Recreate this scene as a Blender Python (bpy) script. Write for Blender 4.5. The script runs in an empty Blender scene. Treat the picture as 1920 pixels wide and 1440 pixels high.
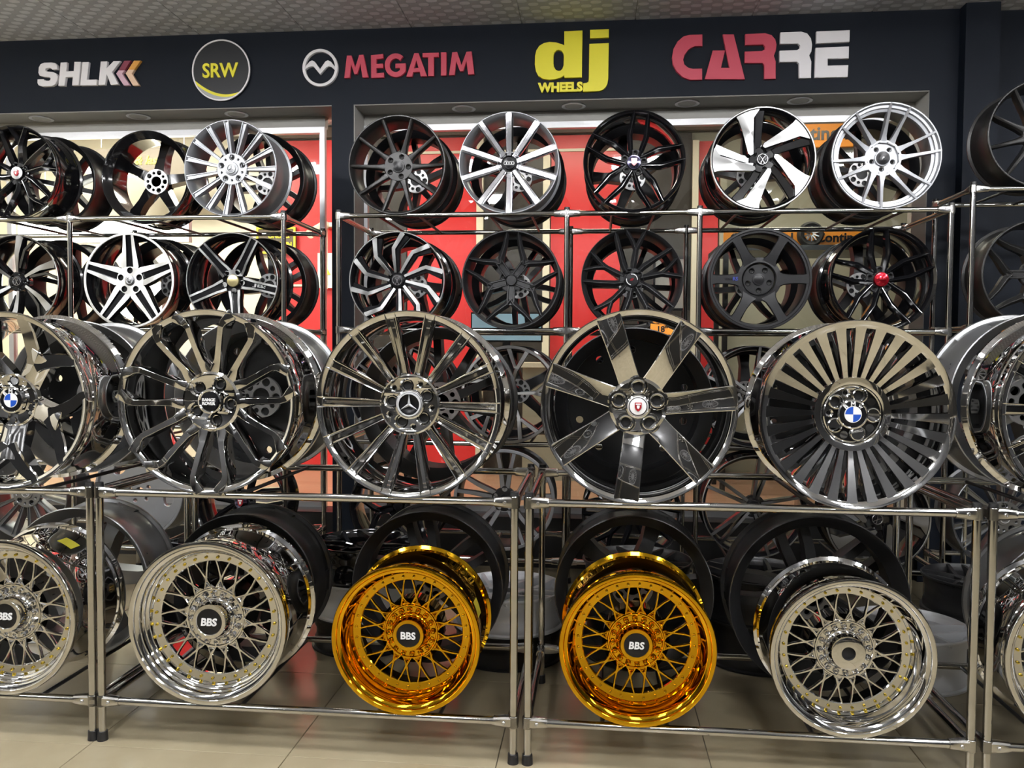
import bpy, bmesh, math, random
from math import sin, cos, pi, radians
from mathutils import Vector, Matrix
from mathutils.geometry import tessellate_polygon

random.seed(7)
S = bpy.context.scene
COL = S.collection

# ------------------------------------------------------------------ camera, world, lights, exposure
def cam_axes(yaw, pitch, roll):
    f = Vector((sin(yaw), cos(yaw), 0)); r = Vector((cos(yaw), -sin(yaw), 0)); u = Vector((0, 0, 1))
    f2 = cos(pitch) * f - sin(pitch) * u; u2 = cos(pitch) * u + sin(pitch) * f
    return cos(roll) * r + sin(roll) * u2, -sin(roll) * r + cos(roll) * u2, f2
_r, _u, _f = cam_axes(-.1016, .0395, .0061)
cd = bpy.data.cameras.new('camera'); co = bpy.data.objects.new('camera', cd); COL.objects.link(co)
co.matrix_world = Matrix(((_r.x, _u.x, -_f.x, 0), (_r.y, _u.y, -_f.y, 0), (_r.z, _u.z, -_f.z, 1.4217), (0, 0, 0, 1)))
cd.sensor_width = 36; cd.lens = 36 * 1555.36 / 1920; cd.clip_start = .05
S.camera = co

wd = bpy.data.worlds.new('world'); S.world = wd; wd.use_nodes = True
wd.node_tree.nodes['Background'].inputs[0].default_value = (.55, .6, .7, 1)
wd.node_tree.nodes['Background'].inputs[1].default_value = .03
S.view_settings.view_transform = 'Standard'
S.view_settings.look = 'None'
S.view_settings.exposure = 0.0
S.view_settings.gamma = 1.0
S.view_settings.use_curve_mapping = False
S.cycles.max_bounces = 10
S.cycles.glossy_bounces = 6
S.cycles.transparent_max_bounces = 12
S.cycles.sample_clamp_indirect = 6

PANEL_POWER = 94.0        # shop ceiling panels
INNER_POWER = 30.0        # ceiling lamps of the room behind the glass

# ------------------------------------------------------------------ materials
def mat(name, col, metal=0., rough=.5, coat=0., emit=None, es=0., bump=0., bscale=40., rvar=0., spec=.5):
    m = bpy.data.materials.new(name); m.use_nodes = True
    nt = m.node_tree; b = nt.nodes['Principled BSDF']
    b.inputs['Base Color'].default_value = (*col, 1)
    b.inputs['Metallic'].default_value = metal
    b.inputs['Roughness'].default_value = rough
    b.inputs['Specular IOR Level'].default_value = spec
    b.inputs['Coat Weight'].default_value = coat
    b.inputs['Coat Roughness'].default_value = .05
    if emit:
        b.inputs['Emission Color'].default_value = (*emit, 1); b.inputs['Emission Strength'].default_value = es
    if bump or rvar:
        tc = nt.nodes.new('ShaderNodeTexCoord'); nz = nt.nodes.new('ShaderNodeTexNoise')
        nz.inputs['Scale'].default_value = bscale; nz.inputs['Detail'].default_value = 4
        nt.links.new(tc.outputs['Object'], nz.inputs['Vector'])
        if bump:
            bp = nt.nodes.new('ShaderNodeBump'); bp.inputs['Strength'].default_value = bump; bp.inputs['Distance'].default_value = .002
            nt.links.new(nz.outputs['Fac'], bp.inputs['Height']); nt.links.new(bp.outputs['Normal'], b.inputs['Normal'])
        if rvar:
            mr = nt.nodes.new('ShaderNodeMapRange')
            mr.inputs['To Min'].default_value = max(0, rough - rvar); mr.inputs['To Max'].default_value = rough + rvar
            nt.links.new(nz.outputs['Fac'], mr.inputs['Value']); nt.links.new(mr.outputs['Result'], b.inputs['Roughness'])
    return m

M = {}
M['chrome'] = mat('chrome', (.74, .735, .725), 1, .035, rvar=.02, bscale=6)
M['chrome_satin'] = mat('chrome_satin', (.62, .62, .62), 1, .16, rvar=.05, bscale=8)
M['gold'] = mat('gold_chrome', (.74, .40, .016), 1, .05, rvar=.03, bscale=6)
M['gold_pale'] = mat('gold_rivet', (.78, .58, .08), 1, .25)
M['black'] = mat('gloss_black', (.006, .006, .007), 0, .12, coat=.6, rvar=.04, bscale=10)
M['black_dull'] = mat('dull_black', (.007, .007, .008), 0, .34, spec=.3)
M['silver_bright'] = mat('light_silver_paint', (.66, .67, .69), .35, .42)
M['pad'] = mat('hub_pad_alloy', (.45, .45, .45), .8, .32)
M['display'] = mat('display_dark_wall', (.012, .012, .013), 0, .5)
M['matte'] = mat('matte_black', (.011, .011, .012), 0, .42, bump=.1, bscale=300, spec=.35)
M['bronze'] = mat('dark_graphite', (.026, .0255, .025), .45, .34, bump=.08, bscale=260)
M['gun'] = mat('gunmetal', (.013, .013, .014), .4, .30, bump=.06, bscale=260)
M['silver'] = mat('silver_paint', (.37, .38, .40), .7, .38, coat=.15, bump=.05, bscale=300)
M['greysilver'] = mat('grey_silver', (.23, .235, .245), .85, .3, coat=.2, bump=.05, bscale=260)
M['satin'] = mat('satin_grey', (.34, .345, .35), .9, .3, rvar=.08, bscale=5)
M['polished'] = mat('polished_alloy', (.52, .52, .54), 1, .2, rvar=.03, bscale=8)
M['machined'] = mat('machined_alloy', (.42, .42, .415), 1, .30, rvar=.02, bscale=6)
M['machined_glare'] = mat('machined_glare', (.92, .92, .90), .75, .42)  # glare on the spoke faces put into a paler alloy colour
M['machined_dark'] = mat('machined_tinted', (.32, .32, .325), 1, .34, rvar=.02, bscale=6)
M['hole'] = mat('hole_black', (.003, .003, .003), 0, .6)
M['capblack'] = mat('cap_black', (.005, .005, .006), 0, .28, spec=.3)
M['white'] = mat('white_print', (.8, .8, .8), 0, .4)
M['red_em'] = mat('emblem_red', (.35, .012, .02), .2, .2, coat=.5)
M['red_metal'] = mat('cap_red_metal', (.42, .008, .02), .8, .2, coat=.6)
M['blue_em'] = mat('emblem_blue', (.02, .08, .42), 0, .2, coat=.4)
M['blue_print'] = mat('blue_print', (.015, .03, .22), 0, .4)
M['violet'] = mat('cap_violet_chrome', (.22, .21, .36), 1, .12)
M['goldem'] = mat('emblem_gold', (.75, .65, .32), .8, .25)
M['steel'] = mat('stainless_tube', (.60, .595, .58), 1, .075, rvar=.03, bscale=3)
M['clamp'] = mat('chromed_clamp', (.60, .59, .57), 1, .2)
M['plastic'] = mat('black_plastic', (.01, .01, .011), 0, .45)
M['screw'] = mat('screw_zinc', (.7, .7, .7), 1, .25)
M['yellowtag'] = mat('yellow_sticker', (.62, .55, .05), 0, .5)
M['orange'] = mat('orange_paper', (.78, .27, .015), 0, .55)
M['navy'] = mat('navy_wall_paint', (.0055, .0085, .0150), 0, .55, spec=.18, bump=.15, bscale=180)
M['reveal'] = mat('reveal_grey_paint', (.36, .35, .32), 0, .6, bump=.1, bscale=120)
M['soffit'] = mat('soffit_grey_paint', (.22, .21, .19), 0, .6)
M['alu'] = mat('window_aluminium', (.55, .55, .56), .7, .35)
M['letter_white'] = mat('letter_white', (.86, .83, .84), 0, .45)
M['letter_red'] = mat('letter_red', (.58, .06, .10), 0, .4)
M['letter_yellow'] = mat('letter_yellow', (.86, .77, .035), 0, .4)
M['letter_crimson'] = mat('letter_crimson', (.24, .04, .07), 0, .4)
M['letter_pink'] = mat('letter_pink', (.70, .45, .54), 0, .4)
M['letter_orange'] = mat('letter_orange', (.80, .38, .07), 0, .4)
M['letter_peach'] = mat('letter_peach', (.88, .60, .42), 0, .4)
M['disc_black'] = mat('sign_black', (.008, .009, .012), 0, .4)
M['disc_grey'] = mat('sign_grey', (.42, .42, .41), 0, .4)
M['inner_red'] = mat('inner_red_panel', (.66, .032, .034), 0, .35, rvar=.05, bscale=2)
M['inner_dark'] = mat('inner_brown_panel', (.035, .030, .026), 0, .4)
M['inner_cream'] = mat('inner_cream_paint', (.74, .69, .55), 0, .5)
M['inner_beige'] = mat('inner_beige_wall', (.36, .35, .27), 0, .6)
M['inner_band'] = mat('inner_brown_band', (.13, .10, .075), 0, .5)
M['sign_brown'] = mat('sign_brown', (.10, .075, .05), 0, .5)
M['screen_blue'] = mat('screen_pale_blue', (.35, .55, .65), 0, .3, emit=(.45, .68, .8), es=.35)
M['paper'] = mat('white_paper', (.75, .75, .72), 0, .6)
M['rubber'] = mat('tyre_rubber', (.012, .012, .012), 0, .65)
M['table'] = mat('black_table', (.015, .015, .016), 0, .35)
M['lamp'] = mat('lamp_diffuser', (.9, .9, .9), 0, .5, emit=(.98, .985, 1.0), es=PANEL_POWER)
M['lamp_inner'] = mat('inner_lamp_diffuser', (.9, .9, .9), 0, .5, emit=(1.0, .93, .78), es=INNER_POWER)
M['lamp_left'] = mat('inner_left_diffuser', (.9, .9, .9), 0, .5, emit=(1.0, .95, .82), es=42)
M['lamp_cold'] = mat('inner_lightbox', (.9, .9, .9), 0, .5, emit=(1.0, .99, .90), es=22)
M['lampframe'] = mat('lamp_frame', (.6, .6, .6), .3, .4)
M['grout'] = mat('floor_grout', (.10, .085, .06), 0, .8)
M['room'] = mat('shop_dark_wall', (.030, .030, .032), 0, .6)
M['room_light'] = mat('shop_side_wall', (.72, .68, .56), 0, .6)

for k in ('machined', 'machined_dark', 'machined_glare'):
    nt = M[k].node_tree; b = nt.nodes['Principled BSDF']
    tg = nt.nodes.new('ShaderNodeTangent'); tg.direction_type = 'RADIAL'; tg.axis = 'Y'
    nt.links.new(tg.outputs[0], b.inputs['Tangent']); b.inputs['Anisotropic'].default_value = .75

def floor_mat():
    m = mat('polished_beige_tile', (.44, .37, .255), 0, .16, coat=.0, spec=.5)
    nt = m.node_tree; b = nt.nodes['Principled BSDF']
    tc = nt.nodes.new('ShaderNodeTexCoord'); nz = nt.nodes.new('ShaderNodeTexNoise')
    nz.inputs['Scale'].default_value = 5; nz.inputs['Detail'].default_value = 6
    nt.links.new(tc.outputs['Object'], nz.inputs['Vector'])
    r = nt.nodes.new('ShaderNodeValToRGB')
    r.color_ramp.elements[0].position = .3; r.color_ramp.elements[0].color = (.315, .265, .172, 1)
    r.color_ramp.elements[1].position = .7; r.color_ramp.elements[1].color = (.365, .312, .208, 1)
    nt.links.new(nz.outputs['Fac'], r.inputs['Fac']); nt.links.new(r.outputs['Color'], b.inputs['Base Color'])
    mr = nt.nodes.new('ShaderNodeMapRange'); mr.inputs['To Min'].default_value = .10; mr.inputs['To Max'].default_value = .24
    nt.links.new(nz.outputs['Fac'], mr.inputs['Value']); nt.links.new(mr.outputs['Result'], b.inputs['Roughness'])
    return m
M['tile'] = floor_mat()

def wood_mat():
    m = mat('inner_wood_floor', (.34, .19, .12), 0, .35)
    nt = m.node_tree; b = nt.nodes['Principled BSDF']
    tc = nt.nodes.new('ShaderNodeTexCoord'); mp = nt.nodes.new('ShaderNodeMapping'); mp.inputs['Scale'].default_value = (1, 9, 1)
    nz = nt.nodes.new('ShaderNodeTexNoise'); nz.inputs['Scale'].default_value = 3
    nt.links.new(tc.outputs['Object'], mp.inputs['Vector']); nt.links.new(mp.outputs['Vector'], nz.inputs['Vector'])
    r = nt.nodes.new('ShaderNodeValToRGB')
    r.color_ramp.elements[0].color = (.26, .13, .075, 1); r.color_ramp.elements[1].color = (.44, .26, .17, 1)
    nt.links.new(nz.outputs['Fac'], r.inputs['Fac']); nt.links.new(r.outputs['Color'], b.inputs['Base Color'])
    return m
M['wood'] = wood_mat()

def ceiling_mat():
    # printed relief of staggered rounded lozenges on grey boards
    m = mat('relief_ceiling_board', (.30, .29, .28), 0, .6)
    nt = m.node_tree; b = nt.nodes['Principled BSDF']; L = nt.links.new
    def math_(op, a, c=None):
        n = nt.nodes.new('ShaderNodeMath'); n.operation = op
        for i, v in enumerate((a, c)):
            if v is None: continue
            if isinstance(v, (int, float)): n.inputs[i].default_value = v
            else: L(v, n.inputs[i])
        return n.outputs[0]
    tc = nt.nodes.new('ShaderNodeTexCoord'); sx = nt.nodes.new('ShaderNodeSeparateXYZ')
    L(tc.outputs['Object'], sx.inputs[0])
    u = math_('DIVIDE', sx.outputs['X'], .125); v = math_('DIVIDE', sx.outputs['Y'], .052)
    row = math_('FLOOR', v); sh = math_('MULTIPLY', row, .46)
    fu = math_('FRACT', math_('ADD', u, sh)); fv = math_('FRACT', v)
    du = math_('ABSOLUTE', math_('SUBTRACT', fu, .5)); dv = math_('ABSOLUTE', math_('SUBTRACT', fv, .5))
    e = math_('ADD', math_('POWER', math_('DIVIDE', du, .27), 2.6), math_('POWER', math_('DIVIDE', dv, .46), 2.6))
    mask = nt.nodes.new('ShaderNodeMapRange'); mask.interpolation_type = 'SMOOTHSTEP'
    mask.inputs['From Min'].default_value = .75; mask.inputs['From Max'].default_value = 1.1
    mask.inputs['To Min'].default_value = 1; mask.inputs['To Max'].default_value = 0
    L(e, mask.inputs['Value'])
    mx = nt.nodes.new('ShaderNodeMix'); mx.data_type = 'RGBA'
    mx.inputs['A'].default_value = (.50, .51, .55, 1); mx.inputs['B'].default_value = (.76, .775, .82, 1)
    L(mask.outputs['Result'], mx.inputs['Factor']); L(mx.outputs['Result'], b.inputs['Base Color'])
    bp = nt.nodes.new('ShaderNodeBump'); bp.inputs['Strength'].default_value = .7; bp.inputs['Distance'].default_value = .006
    L(mask.outputs['Result'], bp.inputs['Height']); L(bp.outputs['Normal'], b.inputs['Normal'])
    return m
M['ceil'] = ceiling_mat()

def glass_mat():
    m = bpy.data.materials.new('clear_window_glass'); m.use_nodes = True
    nt = m.node_tree; nt.nodes.remove(nt.nodes['Principled BSDF'])
    out = nt.nodes['Material Output']
    tr = nt.nodes.new('ShaderNodeBsdfTransparent'); tr.inputs[0].default_value = (.93, .95, .94, 1)
    gl = nt.nodes.new('ShaderNodeBsdfGlossy'); gl.inputs['Roughness'].default_value = .02
    fr = nt.nodes.new('ShaderNodeFresnel'); fr.inputs[0].default_value = 1.45
    mx = nt.nodes.new('ShaderNodeMixShader')
    nt.links.new(fr.outputs[0], mx.inputs[0]); nt.links.new(tr.outputs[0], mx.inputs[1]); nt.links.new(gl.outputs[0], mx.inputs[2])
    nt.links.new(mx.outputs[0], out.inputs[0])
    return m
M['glass'] = glass_mat()

# ------------------------------------------------------------------ mesh helpers
class MB:
    def __init__(s): s.v = []; s.f = []; s.m = []
    def add(s, vs, fs, m=0):
        o = len(s.v); s.v += [tuple(p) for p in vs]
        for i, f in enumerate(fs):
            s.f.append([o + k for k in f]); s.m.append(m[i] if isinstance(m, (list, tuple)) else m)
        return s
    def merge(s, o, mtx=None, m=None):
        vs = o.v if mtx is None else [tuple(mtx @ Vector(p)) for p in o.v]
        return s.add(vs, o.f, o.m if m is None else m)
    def loft(s, rings, mats=0, caps=True, capm=0):
        n = len(rings[0]); vs = [p for r in rings for p in r]; fs = []; ms = []
        for i in range(len(rings) - 1):
            for j in range(n):
                k = (j + 1) % n
                fs.append([i * n + j, i * n + k, (i + 1) * n + k, (i + 1) * n + j]); ms.append(mats[j] if isinstance(mats, (list, tuple)) else mats)
        if caps:
            fs.append(list(range(n))); ms.append(capm); fs.append([(len(rings) - 1) * n + j for j in range(n)][::-1]); ms.append(capm)
        return s.add(vs, fs, ms)
    def lathe(s, prof, seg=48, mats=0, closed=False, a0=0., a1=2 * pi):
        full = abs(a1 - a0 - 2 * pi) < 1e-6
        na = seg if full else seg + 1; np_ = len(prof)
        vs = [(r * sin(a0 + (a1 - a0) * i / seg), y, r * cos(a0 + (a1 - a0) * i / seg)) for i in range(na) for r, y in prof]
        fs = []; ms = []
        for i in range(seg):
            i2 = (i + 1) % na
            for j in range(np_ if closed else np_ - 1):
                j2 = (j + 1) % np_
                fs.append([i * np_ + j, i * np_ + j2, i2 * np_ + j2, i2 * np_ + j]); ms.append(mats[j] if isinstance(mats, (list, tuple)) else mats)
        return s.add(vs, fs, ms)
    def box(s, x0, x1, y0, y1, z0, z1, m=0):
        vs = [(x, y, z) for x in (x0, x1) for y in (y0, y1) for z in (z0, z1)]
        return s.add(vs, [[0, 1, 3, 2], [4, 6, 7, 5], [0, 4, 5, 1], [2, 3, 7, 6], [0, 2, 6, 4], [1, 5, 7, 3]], m)
    def tube(s, p0, p1, r, n=14, m=0, r1=None):
        p0 = Vector(p0); p1 = Vector(p1); d = (p1 - p0).normalized()
        a = d.orthogonal().normalized(); b = d.cross(a)
        r1 = r if r1 is None else r1
        R = [[p + (a * cos(2 * pi * i / n) + b * sin(2 * pi * i / n)) * q for i in range(n)] for p, q in ((p0, r), (p1, r1))]
        return s.loft(R, m, True, m)
    def plate(s, polys, y0, y1, bev=0., mf=0, ms=0, back=True):
        # polys: outer loop, then holes, in (x, z); front at y0 (towards -Y), back at y1
        loops = []
        for k, P in enumerate(polys):
            ar = sum(P[i][0] * P[(i + 1) % len(P)][1] - P[(i + 1) % len(P)][0] * P[i][1] for i in range(len(P)))
            if (ar < 0) == (k == 0): P = P[::-1]
            loops.append(P)
        def inset(P, d):
            out = []; n = len(P)
            for i in range(n):
                a, b, c = Vector(P[i - 1]), Vector(P[i]), Vector(P[(i + 1) % n])
                e1 = (b - a); e2 = (c - b)
                if e1.length < 1e-9 or e2.length < 1e-9: out.append(tuple(b)); continue
                e1.normalize(); e2.normalize()
                n1 = Vector((-e1.y, e1.x)); n2 = Vector((-e2.y, e2.x)); nn = n1 + n2
                if nn.length < 1e-4: out.append(tuple(b)); continue
                nn.normalize(); q = d / max(.35, nn.dot(n1)); out.append((b.x + nn.x * q, b.y + nn.y * q))
            return out
        fl = [inset(P, bev) for P in loops] if bev else loops
        tri = tessellate_polygon([[Vector((x, z, 0)) for x, z in P] for P in fl])
        cnt = sum(len(P) for P in loops)
        V = [(x, y0, z) for P in fl for x, z in P]
        if bev: V += [(x, y0 + bev, z) for P in loops for x, z in P]
        V += [(x, y1, z) for P in loops for x, z in P]
        F = [list(t) for t in tri]; Mm = [mf] * len(F)
        nl = 3 if bev else 2
        if back: F += [[i + (nl - 1) * cnt for i in t][::-1] for t in tri]; Mm += [ms] * len(tri)
        for L in range(nl - 1):
            o = 0
            for P in loops:
                n = len(P)
                for i in range(n):
                    a, b = o + i, o + (i + 1) % n
                    F.append([L * cnt + a, L * cnt + b, (L + 1) * cnt + b, (L + 1) * cnt + a]); Mm.append(ms)
                o += n
        return s.add(V, F, Mm)
    def mesh(s, name, mats, angle=35, recalc=True):
        me = bpy.data.meshes.new(name)
        me.from_pydata(s.v, [], s.f); me.polygons.foreach_set('material_index', s.m)
        if recalc:
            bm = bmesh.new(); bm.from_mesh(me); bmesh.ops.recalc_face_normals(bm, faces=bm.faces[:]); bm.to_mesh(me); bm.free()
        for k in (mats if isinstance(mats, (list, tuple)) else [mats]): me.materials.append(M[k])
        me.polygons.foreach_set('use_smooth', [True] * len(me.polygons))
        me.set_sharp_from_angle(angle=radians(angle)); me.update()
        return me
    def build(s, name, mats, parent=None, loc=(0, 0, 0), angle=35):
        return link(name, s.mesh(name, mats, angle), parent, loc)

def link(name, me, parent=None, loc=(0, 0, 0), rot=(0, 0, 0), scale=1.):
    o = bpy.data.objects.new(name, me); COL.objects.link(o)
    o.location = loc; o.rotation_euler = rot
    if scale != 1.: o.scale = (scale,) * 3
    if parent is not None: o.parent = parent
    return o
def thing(name, label, cat, loc=(0, 0, 0), rot=(0, 0, 0), group=None):
    o = link(name, None, None, loc, rot); o.empty_display_size = .05
    return tag(o, label, cat, group)
def tag(o, label, cat, group=None):
    o['label'] = label; o['category'] = cat
    if group: o['group'] = group
    return o
def struct(o): o['kind'] = 'structure'; return o
def stuff(o): o['kind'] = 'stuff'; return o
def ring(r, n, cx=0, cz=0, ph=0): return [(cx + r * sin(2 * pi * i / n + ph), cz + r * cos(2 * pi * i / n + ph)) for i in range(n)]

_tc = {}
def text_mb(txt, w, depth=.004, bold=.0, shear=0., h=None):
    # letters as solid geometry in the XZ plane, centred, w wide, front face at y = 0
    k = (txt, bold, shear)
    if k not in _tc:
        c = bpy.data.curves.new('t', 'FONT'); c.body = txt; c.size = 1; c.extrude = .5; c.offset = bold; c.shear = shear; c.resolution_u = 3
        o = bpy.data.objects.new('t', c); COL.objects.link(o)
        dg = bpy.context.evaluated_depsgraph_get(); me = bpy.data.meshes.new_from_object(o.evaluated_get(dg))
        _tc[k] = ([v.co[:] for v in me.vertices], [list(p.vertices) for p in me.polygons])
        bpy.data.objects.remove(o); bpy.data.curves.remove(c); bpy.data.meshes.remove(me)
    V, F = _tc[k]
    xs = [v[0] for v in V]; ys = [v[1] for v in V]
    sc = w / (max(xs) - min(xs)); sz = sc if h is None else h / (max(ys) - min(ys))
    cx = (max(xs) + min(xs)) / 2; cy = (max(ys) + min(ys)) / 2
    b = MB(); b.add([((x - cx) * sc, (.5 - z) * depth, (y - cy) * sz) for x, y, z in V], F)
    return b
# ------------------------------------------------------------------ wheel library (unit radius, axis along Y, face towards -Y)
FLAT = [(-1, .022), (-.84, 0), (.84, 0), (1, .022)]
ROUND = [(-1, .05), (-.62, .008), (0, 0), (.62, .008), (1, .05)]
GROOVE = [(-1, .016), (-.9, 0), (-.62, 0), (-.5, .03), (.5, .03), (.62, 0), (.9, 0), (1, .016)]
TWINLINE = [(-1, .008), (-.97, 0), (-.55, 0), (-.52, .03), (.52, .03), (.55, 0), (.97, 0), (1, .008)]
RIDGE = [(-1, .06), (-.12, 0), (.12, 0), (1, .06)]
FACE1 = {id(FLAT): [0, 1, 0], id(GROOVE): [0, 1, 0, 0, 0, 1, 0], id(TWINLINE): [0, 1, 0, 0, 0, 1, 0]}

def arm(mb, st, sec, fm=None, back=.72, sm=0):
    # st: stations (r, angle in degrees clockwise from up, half width, y of the front, thickness)
    P = [Vector((r * sin(radians(a)), r * cos(radians(a)))) for r, a, w, y, t in st]
    rings = []
    for i, (r, a, w, y, t) in enumerate(st):
        d = (P[min(i + 1, len(P) - 1)] - P[max(i - 1, 0)]).normalized(); n = Vector((d.y, -d.x))
        R = [(P[i].x + n.x * q * w, y + dy, P[i].y + n.y * q * w) for q, dy in sec]
        R += [(P[i].x + n.x * back * w, y + t, P[i].y + n.y * back * w), (P[i].x - n.x * back * w, y + t, P[i].y - n.y * back * w)]
        rings.append(R)
    k = len(sec) - 1
    mats = [(fm[j] if fm else sm) for j in range(k)] + [sm, sm, sm]
    mb.loft(rings, mats, True, sm)
    return mb

def rim_std(W, lw=.035, seg=96, ri=.90, fm=0, om=0, slope=False):
    inn = [(1, .03), (.997, .008), (.988, 0), (1 - lw, 0), (.99 - lw, .012), (.945, .05), (.93, .075), (ri + .012, .13), (ri, .2), (ri, W - .16), (.93, W - .07), (.97, W - .012), (.985, W), (.996, W - .006)]
    if slope: inn = [(1, .03), (.997, .008), (.992, 0), (.985, .001), (.942, .017), (.932, .03), (.926, .075)] + inn[7:]
    out = [(.996, W - .035), (.95, W - .055), (.945, W - .16), (.91, W - .22), (.91, .27), (.945, .2), (.952, .06), (.992, .048)]
    p = inn + out
    return MB().lathe(p, seg, [fm if 1 <= i <= 3 else om if i >= len(inn) + 0 else 0 for i in range(len(p))], True)
def rim_deep(W, d, seg=128):
    p = [(1, .045), (.998, .014), (.99, .003), (.978, 0), (.945, .002), (.934, .012), (.928, .035), (.895, .048), (.882, .065), (.876, d * .45), (.862, d * .5), (.852, d * .62), (.83, d * .68), (.818, d * .78), (.815, d - .035), (.80, d - .012), (.712, d - .002), (.702, d + .008), (.702, d + .05), (.80, d + .09), (.86, d + .2), (.86, W - .2),
         (.93, W - .07), (.97, W - .012), (.985, W), (1.0, W - .008), (1.0, W - .035), (.955, W - .055), (.95, W - .085), (.965, W - .095), (.965, W - .115), (.945, W - .13), (.945, W - .17), (.915, W - .22), (.915, .25), (.945, .18), (.952, .07), (.992, .06)]
    return MB().lathe(p, seg, 0, True)
def hub_mb(rh, y0, depth=.24, lug=(5, .17, .032, 0), extra=(), bev=.015, core=True, taper=.8, n=60, bore=.08, cone=0.):
    mb = MB(); nl, rl, rr, ph = lug
    holes = [ring(rr, 16, rl * sin(radians(ph) + 2 * pi * i / nl), rl * cos(radians(ph) + 2 * pi * i / nl)) for i in range(nl)]
    for (ne, re_, rre, phe) in extra:
        holes += [ring(rre, 10, re_ * sin(radians(phe) + 2 * pi * i / ne), re_ * cos(radians(phe) + 2 * pi * i / ne)) for i in range(ne)]
    holes.append(ring(bore, 24))
    mb.plate([ring(rh, n)] + holes, y0, y0 + .07, bev, 0, 0, False)
    if cone: mb.v = [(x, y - cone * (math.hypot(x, z) - rl), z) if y < y0 + .06 else (x, y, z) for x, y, z in mb.v]
    mb.lathe([(rh, y0 + .06), (rh * taper, y0 + depth)], n, 0)
    mb.lathe([(0.0001, y0 + depth), (rh * taper, y0 + depth)], n, 0)
    mb.lathe([(.0001, y0 + .069), (rh * .98, y0 + .069)], n, 2)
    # well rims: a shallow ring inside each lug hole
    for i in range(nl):
        a = radians(ph) + 2 * pi * i / nl
        w = MB().lathe([(rr * .99, y0 + .045), (rr * .80, y0 + .047), (rr * .74, y0 + .0685)], 16, [0, 2]).lathe([(rr * .99, y0 + .012), (rr * .97, y0 + .05)], 16, 2)
        mb.merge(w, Matrix.Translation((rl * sin(a), 0, rl * cos(a))))
    return mb
def cap_mb(r, y, dome=.012, lip=.0):
    return MB().lathe([(r * 1.02, y + .06), (r * 1.02, y + .01), (r * .97, y), (r * .86, y - .001 + lip), (r * .6, y - dome * .6), (r * .3, y - dome * .9), (.0001, y - dome)], 40, 0)

def roundel(r, y):
    mb = MB()
    def disc(a, b, yy, m, a0=0, a1=2 * pi, seg=40): mb.lathe([(a, yy), (b, yy), (b, yy + .012)], seg, m, False, a0, a1)
    disc(.0001, r, y, 0); disc(r * .60, r * .66, y - .004, 1)
    for i in range(4): disc(.0001, r * .6, y - .006, 2 if i % 2 else 1, i * pi / 2, (i + 1) * pi / 2, 10)
    for t, a in (('B', -42), ('M', 0), ('W', 42)):
        tm = text_mb(t, r * (.26 if t == 'B' else .34), .01, .02)
        mb.merge(tm, Matrix.Rotation(radians(a), 4, 'Y') @ Matrix.Translation((0, y - .006, r * .82)), 1)
    return mb, ['capblack', 'white', 'blue_em']
def star3(r, y):
    mb = MB()
    for k in range(3):
        a = k * 120
        for s in (-1, 1):
            P = [(0.0, 0.0), (sin(radians(a + s * 60)) * r * .16, cos(radians(a + s * 60)) * r * .16), (sin(radians(a)) * r, cos(radians(a)) * r)]
            V = [(P[0][0], y - .03, P[0][1]), (P[1][0], y, P[1][1]), (P[2][0], y - .004, P[2][1])]
            mb.add(V, [[0, 1, 2]])
    mb.lathe([(r, y), (r * 1.0, y - .012), (r * 1.12, y - .012), (r * 1.14, y + .02)], 40, 0)
    return mb, ['silver_bright']
def vw(r, y):
    mb = MB()
    mb.plate([ring(r, 40), ring(r * .84, 40)], y - .01, y + .01, .004)
    for L, zs in ((((-.52, .62), (0, .02), (.52, .62)), .13), (((-.74, .36), (-.32, -.72), (0, -.06), (.32, -.72), (.74, .36)), .13)):
        up = [(x * r, (z + zs * .5) * r) for x, z in L]; dn = [(x * r * .86, (z - zs * .9) * r) for x, z in L][::-1]
        mb.plate([up + dn], y - .01, y + .01, 0)
    return mb, ['polished']
def rings4(r, y):
    mb = MB()
    for i in range(4):
        mb.plate([ring(r * .30, 24, (i - 1.5) * r * .42), ring(r * .21, 24, (i - 1.5) * r * .42)], y - .014, y, .003)
    return mb, ['white']
def shield(r, y, c='red_em'):
    mb = MB()
    P = [(-.5, .62), (.5, .62), (.5, -.15), (.28, -.5), (0, -.72), (-.28, -.5), (-.5, -.15)]
    mb.plate([[(x * r, z * r) for x, z in P]], y - .012, y + .01, .004, 0, 0)
    mb.plate([[(x * r * .4, (z * .4 - .05) * r) for x, z in P]], y - .018, y, .003, 1, 1)
    mb.plate([[(-.36 * r, .30 * r), (.36 * r, .30 * r), (.36 * r, .48 * r), (-.36 * r, .48 * r)]], y - .018, y, 0, 1, 1)
    return mb, [c, 'white']
def text_em(txt, w, y, m='white', bold=.02, shear=0., dz=0.):
    b = MB(); b.merge(text_mb(txt, w, .012, bold, shear), Matrix.Translation((0, y - .012, dz))); return b, [m]
def two_lines(a, b_, w, y):
    b = MB(); b.merge(text_mb(a, w, .012, .02), Matrix.Translation((0, y - .012, w * .14))); b.merge(text_mb(b_, w, .012, .02), Matrix.Translation((0, y - .012, -w * .14))); return b, ['white']
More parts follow.
